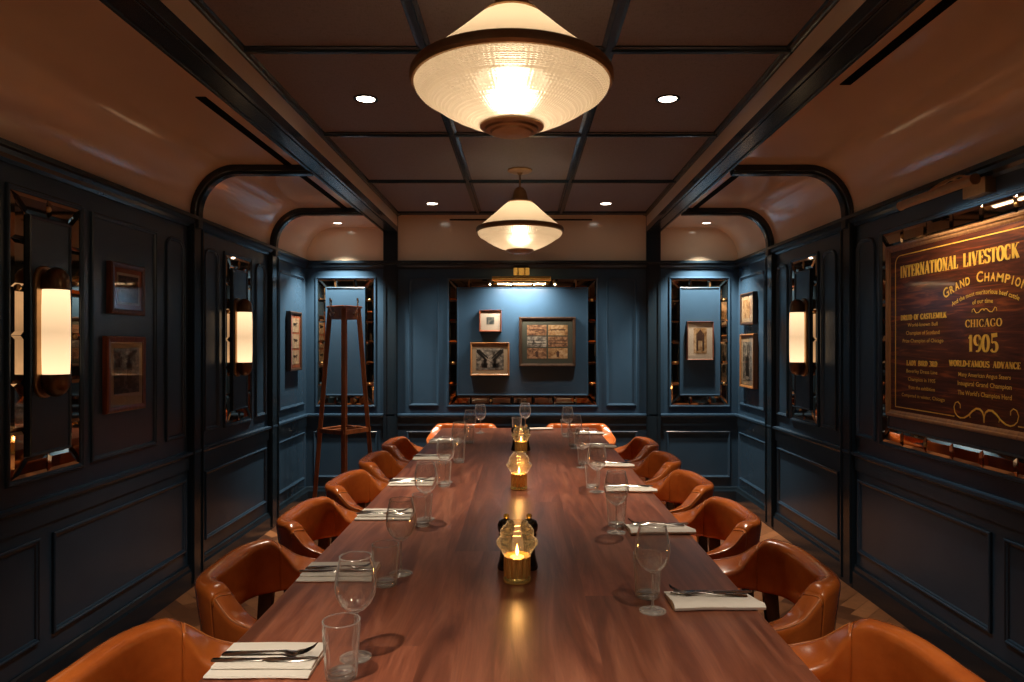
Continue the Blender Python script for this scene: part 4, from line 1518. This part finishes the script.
def make_chair():
    root = empty('dining_chair')
    full = rail_sections(KEYS, 1)
    per = 6
    seam = 4 * per + 3
    # backrest: mirror the first part
    right = full[:seam + 1]
    left = [[(x, -y, z) for x, y, z in s_] for s_ in right[1:]][::-1]
    tang = Vector(right[-1][0]) - Vector(right[-2][0]); tang.normalize()
    mir = lambda s_: [(x, -y, z) for x, y, z in s_]
    rings = left + right
    m = MB(); m.loft(rings)
    m.build('backrest', 'tan_leather', root, True)
    for sg in (1, -1):
        arm = full[seam + 2:]
        ty = Vector(arm[0][0]) - Vector(arm[1][0]); ty.normalize()
        rings = [full[seam]] + full[seam + 1:]
        tl = Vector(arm[-1][0]) - Vector(arm[-2][0]); tl.normalize()
        rings += [shrink(arm[-1], 0.93, tl * 0.012), shrink(arm[-1], 0.72, tl * 0.022), shrink(arm[-1], 0.35, tl * 0.027)]
        rings = [[(x, sg * y, z) for x, y, z in s_] for s_ in rings]
        m = MB(); m.loft(rings)
        o = m.build('armrest', 'tan_leather', root, True)
        m = MB()
        m.tube([Vector((r_[8 - 1][0], r_[7][1], r_[7][2] + 0.001)) for r_ in rings[1:-3]], 0.0022, 6)
        m.build('piping', 'piping_leather', o, True)
        m = MB()
        r_ = rings[1]; cc = sum((Vector(p) for p in r_), Vector()) / len(r_)
        m.tube([cc + (Vector(p) - cc) * 1.012 for p in r_[3:10]], 0.0018, 6)
        m.build('seam_cord', 'piping_leather', o, True)
    # seat: rounded cushion on a rail
    def seat_ring(z, k):
        out = []
        for j in range(40):
            a = 2 * PI * j / 40
            cx, sy = math.cos(a), math.sin(a)
            x = 0.235 * k * math.copysign(abs(cx) ** 0.55, cx)
            y = (0.225 + 0.02 * (cx > 0)) * k * math.copysign(abs(sy) ** 0.55, sy)
            out.append((x - 0.0, y, z))
        return out
    m = MB(); m.loft([seat_ring(0.405, 0.97), seat_ring(0.41, 1.0), seat_ring(0.445, 1.01), seat_ring(0.463, 0.98), seat_ring(0.472, 0.90), seat_ring(0.476, 0.6)])
    m.build('seat', 'tan_leather', root, True)
    m = MB(); m.loft([seat_ring(0.355, 0.90), seat_ring(0.406, 0.92)])
    m.build('seat_frame', 'leg_wood', root)
    # legs: rear ones run up to the rail, front ones carry the arms
    for sg in (1, -1):
        m = MB()
        w0, w1 = 0.030, 0.044
        def lring(p, w, d):
            return [(p[0] + a * w / 2, p[1] + b * d / 2, p[2]) for a, b in ((-1, -1), (1, -1), (1, 1), (-1, 1))]
        m.loft([lring((-0.262, sg * 0.222, 0.0), 0.030, 0.028), lring((-0.215, sg * 0.208, 0.30), 0.040, 0.034), lring((-0.205, sg * 0.212, 0.45), 0.044, 0.036), lring((-0.196, sg * 0.220, 0.585), 0.050, 0.034)])
        m.build('leg', 'leg_wood', root, bevel=0.004)
        m = MB()
        m.loft([lring((0.215, sg * 0.232, 0.0), 0.028, 0.028), lring((0.19, sg * 0.245, 0.35), 0.040, 0.034), lring((0.165, sg * 0.250, 0.582), 0.046, 0.034)])
        m.build('leg', 'leg_wood', root, bevel=0.004)
    return root


CX = 0.69
ord_ = ['nearest the camera', 'second from the camera', 'third from the camera', 'fourth from the camera', 'fifth from the camera', 'sixth from the camera']
ch0 = make_chair()
used = False
chair_y = [1.47, 2.18, 2.85, 3.52, 4.20, 4.87]
tw = [0.02, -0.03, 0.0, 0.03, -0.02, 0.0]
for sgn, sd, grp in ((-1, 'left', 'chairs down the left side of the table'), (1, 'right', 'chairs down the right side of the table')):
    for i, y in enumerate(chair_y):
        o = copy_tree(ch0) if used else ch0
        used = True
        x = TXC + sgn * (CX - 0.025 if sgn < 0 else CX)
        o.location = (x + (0.0 if sgn < 0 else 0.0), y, 0)
        o.rotation_euler.z = (0 if sgn < 0 else PI) + tw[i] * sgn
        tag(o, 'tan leather tub chair, %s on the %s side of the table' % (ord_[i], sd), 'chair', grp)
for x, lab in ((-0.49, 'left one of the two tan leather chairs at the far end of the table'), (0.475, 'right one of the two tan leather chairs at the far end of the table')):
    o = copy_tree(ch0)
    o.location = (x, 5.72, 0)
    o.rotation_euler.z = -PI / 2
    tag(o, lab, 'chair', 'chairs at the far end of the table')

# ------------------------------------------------------------------ tableware
TZ = 0.7505


def make_wine():
    m = MB()
    m.lathe([(0.034, 0.0), (0.0345, 0.0015), (0.025, 0.003), (0.010, 0.006), (0.0042, 0.012), (0.0029, 0.03), (0.0027, 0.07), (0.0036, 0.092), (0.008, 0.100), (0.001, 0.1015)], 28)
    o = m.build('wine_glass', 'solid_glass', None, True)
    b = MB()
    b.lathe([(0.008, 0.100), (0.020, 0.106), (0.032, 0.117), (0.041, 0.134), (0.0445, 0.152), (0.0440, 0.172), (0.0400, 0.195), (0.0350, 0.216), (0.0340, 0.221), (0.0332, 0.221), (0.0342, 0.214), (0.0392, 0.194), (0.0430, 0.172), (0.0434, 0.152), (0.0400, 0.135), (0.031, 0.119), (0.018, 0.108), (0.001, 0.104)], 40, capt=False, capb=False)
    b.build('bowl', 'bowl_glass', o, True)
    b = MB()
    b.lathe([(0.0345 + 0.0010 * math.cos(a * PI / 4), 0.2205 + 0.0010 * math.sin(a * PI / 4)) for a in range(9)], 40, capt=False, capb=False)
    b.build('rim', 'solid_glass', o, True)
    return o


def make_tumbler():
    m = MB()

    def fl(r, z, a, j):
        return r * (1 + (0.028 if (j // 2) % 2 else -0.028)) if 0.012 < z < 0.095 and r > 0.028 else r
    m.lathe([(0.030, 0.0), (0.0315, 0.002), (0.032, 0.014), (0.034, 0.05), (0.037, 0.094), (0.0385, 0.112), (0.0382, 0.116), (0.0366, 0.116), (0.0356, 0.098), (0.0320, 0.05), (0.0295, 0.018), (0.027, 0.0145), (0.001, 0.0135)], 56, flute=fl, capt=False)
    m.build('g', 'bowl_glass')
    o = m.build('tumbler', 'bowl_glass', None, True, math.radians(60))
    bpy.data.objects.remove(bpy.data.objects['g'])
    b = MB()
    b.lathe([(0.0285, 0.0012), (0.0290, 0.006), (0.028, 0.0125), (0.001, 0.0128)], 40)
    b.build('base', 'solid_glass', o, True)
    b = MB()
    b.lathe([(0.0376 + 0.0013 * math.cos(a * PI / 4), 0.1160 + 0.0013 * math.sin(a * PI / 4)) for a in range(9)], 40, capt=False, capb=False)
    b.build('rim', 'solid_glass', o, True)
    return o


def make_napkin(flip=1):
    m = MB()
    L = 0.25

    def slab(y0, y1, z0, z1, x0, x1, fold):
        n = 10
        rings = []
        for i in range(9):
            f = i / 8
            x = x0 + (x1 - x0) * f
            wob = 0.0012 * math.sin(7 * f + y0 * 40)
            h = (z1 - z0) / 2
            zc = (z0 + z1) / 2
            ring = [(x, y1 + wob, z0), (x, y1 + wob, z1)]
            ring += [(x, y1 - (y1 - y0) * k / 4 + wob, z1 + 0.0006 * math.sin(5 * f + k)) for k in (1, 2, 3)]
            ring += [(x, y0 + h * 0.3 + wob, z1), (x, y0 - h * 0.6 + wob, zc), (x, y0 + h * 0.3 + wob, z0)]
            rings.append(ring)
        m.loft(rings)
    slab(-0.074, 0.068, 0.0, 0.0062, -0.108, 0.106, 1)
    slab(-0.046, 0.070, 0.0060, 0.0125, -0.105, 0.104, 1)
    return m.build('napkin', 'linen', None, True, math.radians(35))


def make_roll():
    """tightly folded napkin with a round front fold"""
    m = MB()
    rings = []
    for i in range(11):
        f = i / 10
        x = -0.112 + 0.222 * f
        sk = 0.004 * math.sin(3 * f)
        pr = [(0.062, 0.0), (0.064, 0.007), (0.03, 0.0100), (0.0, 0.014), (-0.03, 0.018), (-0.050, 0.0165), (-0.062, 0.010), (-0.060, 0.003), (-0.052, 0.0)]
        rings.append([(x - (0.012 * (y_ < -0.03) if i == 10 else 0) * -1, y_ + sk, z + 0.0006 * math.sin(9 * f + 30 * y_)) for y_, z in pr])
    m.loft(rings)
    return m.build('napkin', 'linen', None, True, math.radians(45))


def strip(m, st, th=0.0022):
    """st: (x, y, halfwidth, z)"""
    m.loft([[(x, y - w, z), (x, y - w * 0.6, z + th), (x, y + w * 0.6, z + th), (x, y + w, z)] for x, y, w, z in st])


def make_fork():
    m = MB()
    strip(m, [(-0.105, 0, 0.008, 0.0), (-0.100, 0, 0.0105, 0.001), (-0.06, 0, 0.0085, 0.003), (-0.01, 0, 0.0045, 0.005), (0.015, 0, 0.0035, 0.0060), (0.030, 0, 0.0060, 0.0065), (0.040, 0, 0.0115, 0.004), (0.052, 0, 0.0125, 0.003), (0.056, 0, 0.0125, 0.0035)])
    for k in range(4):
        y = -0.0105 + 0.007 * k
        strip(m, [(0.054, y, 0.002, 0.0032), (0.07, y, 0.0018, 0.006), (0.085, y, 0.0015, 0.012), (0.098, y, 0.0009, 0.021)], 0.0018)
    return m.build('fork', 'steel', None, True, math.radians(50))


def make_knife():
    m = MB()
    strip(m, [(-0.11, 0, 0.006, 0.0), (-0.105, 0, 0.009, 0.0), (-0.05, 0, 0.0085, 0.0), (-0.005, 0, 0.006, 0.0), (0.002, 0, 0.004, 0.0008), (0.012, -0.001, 0.0085, 0.0012), (0.06, -0.001, 0.0095, 0.0012), (0.095, 0.001, 0.0075, 0.0012), (0.112, 0.004, 0.002, 0.0012)], 0.003)
    return m.build('knife', 'steel', None, True, math.radians(50))


wine0, tum0, nap0, roll0, fork0, knife0 = make_wine(), make_tumbler(), make_napkin(), make_roll(), make_fork(), make_knife()
protos = {'wine': wine0, 'tum': tum0, 'nap': nap0, 'roll': roll0, 'fork': fork0, 'knife': knife0}
taken = set()


def put(kind, x, y, z, rz, lab, cat, grp):
    p = protos[kind]
    o = p if kind not in taken else copy_tree(p)
    taken.add(kind)
    o.location = (x, y, z)
    o.rotation_euler = (0, 0, rz)
    for k in ('label', 'category', 'group'):
        if k in o: del o[k]
    tag(o, lab, cat, grp)
    return o


def setting(ny, sd, idx, wx, wy, tx, ty, rot=0.0):
    """one place down a side of the table"""
    where = 'at the %s %s-hand place from the camera' % (['first', 'second', 'third', 'fourth', 'fifth', 'sixth'][idx], sd)
    if sd == 'left':
        put('nap', -0.54, ny, TZ, rot, 'white folded napkin under cutlery ' + where, 'napkin', 'napkins down the left side')
        put('knife', -0.545, ny - 0.018, TZ + 0.0135, 0.01 + rot, 'steel table knife on the napkin ' + where, 'knife', 'table knives')
        put('fork', -0.540, ny + 0.008, TZ + 0.0136, -0.02 + rot, 'steel fork, tines up, on the napkin ' + where, 'fork', 'forks')
    else:
        put('roll', 0.500, ny, TZ, rot, 'white linen napkin with a rounded fold ' + where, 'napkin', 'napkins down the right side')
        put('knife', 0.51, ny + 0.040, TZ + 0.0130, PI + rot + 0.02, 'steel table knife on the napkin ' + where, 'knife', 'table knives')
        put('fork', 0.49, ny + 0.012, TZ + 0.0168, PI - 0.10 + rot, 'steel fork, tines up, on the napkin ' + where, 'fork', 'forks')
    put('wine', wx, wy, TZ, 0, 'empty stemmed wine glass ' + where, 'wine glass', 'wine glasses on the table')
    put('tum', tx, ty, TZ, 0, 'ribbed clear water tumbler ' + where, 'tumbler', 'water tumblers on the table')


LY = [1.462, 2.03, 2.715, 3.36, 4.11, 4.80]
LG = [(-0.362, 1.485, -0.370, 1.398), (-0.360, 2.03, -0.387, 1.935), (-0.376, 2.665, -0.376, 2.575), (-0.379, 3.385, -0.379, 3.295), (-0.373, 4.05, -0.366, 3.945), (-0.366, 4.81, -0.366, 4.715)]
RY = [1.80, 2.50, 3.19, 3.83, 4.54, 5.21]
RG = [(0.334, 1.745, 0.339, 1.845), (0.342, 2.475, 0.355, 2.565), (0.347, 3.16, 0.338, 3.255), (0.335, 3.79, 0.352, 3.89), (0.350, 4.49, 0.345, 4.59), (0.337, 5.05, 0.33, 5.15)]
for i in range(6):
    setting(LY[i], 'left', i, *LG[i], rot=[0.0, 0.01, -0.02, 0.02, 0.0, 0.01][i])
for i in range(6):
    setting(RY[i], 'right', i, *RG[i], rot=[0.02, 0.03, -0.01, 0.02, 0.0, 0.01][i])
# head of the table
put('roll', 0.12, 5.50, TZ, 0.15, 'white rolled napkin at the far end of the table', 'napkin', None)
put('wine', 0.025, 5.38, TZ, 0, 'empty wine glass at the middle of the far end of the table', 'wine glass', 'wine glasses on the table')
put('tum', -0.040, 5.30, TZ, 0, 'water tumbler at the middle of the far end of the table', 'tumbler', 'water tumblers on the table')
put('wine', -0.322, 5.28, TZ, 0, 'lone wine glass at the far left end of the table', 'wine glass', 'wine glasses on the table')

# ------------------------------------------------------------------ candle lanterns and mills
def make_lantern():
    root = empty('candle_lantern')
    m = MB()

    def fl(r, z, a, j):
        return r * (1 + 0.13 * abs(math.sin(a * 6))) - 0.003 if 0.020 < z < 0.068 else r
    m.lathe([(0.038, 0.0), (0.040, 0.002), (0.040, 0.012), (0.037, 0.016), (0.0375, 0.021), (0.0375, 0.067), (0.0385, 0.070), (0.0385, 0.075), (0.0360, 0.075), (0.0350, 0.070), (0.034, 0.030), (0.001, 0.029)], 168, flute=fl, capt=False)
    m.build('brass_cup', 'brass', root, True, math.radians(40))
    m = MB()
    m.lathe([(0.0335, 0.072), (0.042, 0.082), (0.050, 0.095), (0.0525, 0.100), (0.058, 0.106), (0.0600, 0.114), (0.057, 0.121), (0.050, 0.126), (0.047, 0.131), (0.049, 0.137), (0.0480, 0.147), (0.042, 0.156), (0.034, 0.162), (0.031, 0.170), (0.027, 0.172)], 48, capb=False, capt=False)
    m.build('glass_chimney', 'candle_glow_glass', root, True)
    m = MB(); m.lathe([(0.024, 0.031), (0.024, 0.068), (0.020, 0.071), (0.002, 0.070)], 24)
    cd = m.build('candle', 'candle_wax', root, True, math.radians(40))
    m = MB(); m.lathe([(0.001, 0.074), (0.0032, 0.078), (0.0044, 0.084), (0.0032, 0.093), (0.0014, 0.101), (0.0004, 0.106)], 14)
    m.build('flame', 'flame', cd, True)
    lamp('POINT', 'candle_lamp', (0, 0, 0.095), E_CANDLE, (1.0, 0.55, 0.2), root, 0.012)
    return root


lan = make_lantern()
for i, (x, y, lab) in enumerate(((-0.014, 1.965, 'nearest brass candle lantern, lit, with two black mills behind it'),
                                (-0.014, 3.22, 'middle brass candle lantern, lit, standing alone'),
                                (-0.006, 4.29, 'farthest brass candle lantern, lit, near the far end of the table'))):
    o = lan if i == 0 else copy_tree(lan)
    o.location = (x, y, TZ)
    tag(o, lab, 'candle lantern', 'brass candle lanterns down the middle of the table')


def make_mill():
    m = MB()
    m.lathe([(0.025, 0.0), (0.0265, 0.003), (0.0265, 0.012), (0.023, 0.022), (0.0185, 0.045), (0.0170, 0.065), (0.0185, 0.088), (0.022, 0.100), (0.022, 0.106), (0.019, 0.109), (0.0235, 0.114), (0.0265, 0.124), (0.0265, 0.134), (0.022, 0.145), (0.012, 0.150), (0.004, 0.151)], 32)
    o = m.build('pepper_mill', 'black_lacquer', None, True, math.radians(50))
    m = MB(); m.lathe([(0.004, 0.150), (0.0075, 0.152), (0.0085, 0.157), (0.0085, 0.162), (0.006, 0.166), (0.001, 0.167)], 20)
    m.build('knob', 'brass', o, True)
    return o


mill = make_mill()
for i, (x, y, lab) in enumerate(((-0.048, 2.075, 'black mill with brass knob, left one behind the nearest lantern'),
                                (0.022, 2.075, 'black mill with brass knob, right one behind the nearest lantern'),
                                (-0.044, 4.40, 'black mill with brass knob, left one behind the farthest lantern'),
                                (0.028, 4.40, 'black mill with brass knob, right one behind the farthest lantern'))):
    o = mill if i == 0 else copy_tree(mill)
    o.location = (x, y, TZ)
    tag(o, lab, 'pepper mill', 'black table mills')

# ------------------------------------------------------------------ coat stand
def coat_stand():
    root = empty('coat_stand', (-1.494, 5.74, 0), math.radians(12.5))
    tag(root, 'tall four-legged wooden coat stand with metal hooks in the far left corner', 'coat stand')
    top = 1.745
    dirs = [(1, 0), (-1, 0), (0, 1), (0, -1)]
    for dx, dy in dirs:
        m = MB()
        r0, r1 = 0.252, 0.115
        def ring(r, z, w):
            # section turned so faces look along the diagonal frame
            c = (dx * r, dy * r)
            return [(c[0] + a * w / 2, c[1] + b * w / 2, z) for a, b in ((-1, -1), (1, -1), (1, 1), (-1, 1))]
        m.loft([ring(r0, 0, 0.034), ring((r0 + r1) / 2, top / 2, 0.036), ring(r1, top - 0.01, 0.040)])
        m.build('leg', 'stand_wood', root, bevel=0.004)

    def diamond(r, z):
        return [(r, 0, z), (0, r, z), (-r, 0, z), (0, -r, z)]
    m = MB()
    m.loft([diamond(0.142, top - 0.008), diamond(0.146, top - 0.004), diamond(0.146, top + 0.008), diamond(0.142, top + 0.012)])
    m.build('top_board', 'stand_wood', root)
    m = MB()
    m.loft([diamond(0.132, top - 0.10), diamond(0.132, top - 0.006), diamond(0.112, top - 0.006), diamond(0.112, top - 0.10)], closed=True)
    m.build('apron', 'stand_wood', root)
    # low lattice ring
    zr = 0.70
    m = MB()
    m.loft([diamond(0.218, zr), diamond(0.218, zr + 0.035), diamond(0.184, zr + 0.035), diamond(0.184, zr)], closed=True)
    for k in (-0.09, 0.0, 0.09):
        m.bar((-0.10 + k, -0.10 - k, zr + 0.028), (0.10 + k, 0.10 - k, zr + 0.028), 0.022, 0.012)
    m.build('lower_shelf', 'stand_wood', root)
    # hooks: two arms each, one up and one down
    for (hx, hy, ang) in ((-0.075, -0.065, 225), (0.075, -0.065, 315), (-0.075, 0.065, 135), (0.075, 0.065, 45)):
        a = math.radians(ang)
        ux, uy = math.cos(a), math.sin(a)
        m = MB()
        b = Vector((hx, hy, top - 0.045))
        m.tube([b, b + Vector((ux * .02, uy * .02, -0.004)), b + Vector((ux * .045, uy * .045, 0.03)), b + Vector((ux * .05, uy * .05, 0.08)), b + Vector((ux * .05, uy * .05, 0.118))], [0.006, 0.005, 0.004, 0.005, 0.008], 8)
        m.tube([b + Vector((0, 0, -0.01)), b + Vector((ux * .025, uy * .025, -0.035)), b + Vector((ux * .045, uy * .045, -0.03)), b + Vector((ux * .05, uy * .05, -0.008))], [0.005, 0.004, 0.004, 0.007], 8)
        m.lathe([(0.012, -0.01), (0.012, 0.004), (0.006, 0.006)], 12, tuple(b))
        m.build('coat_hook', 'steel', root, True)


coat_stand()
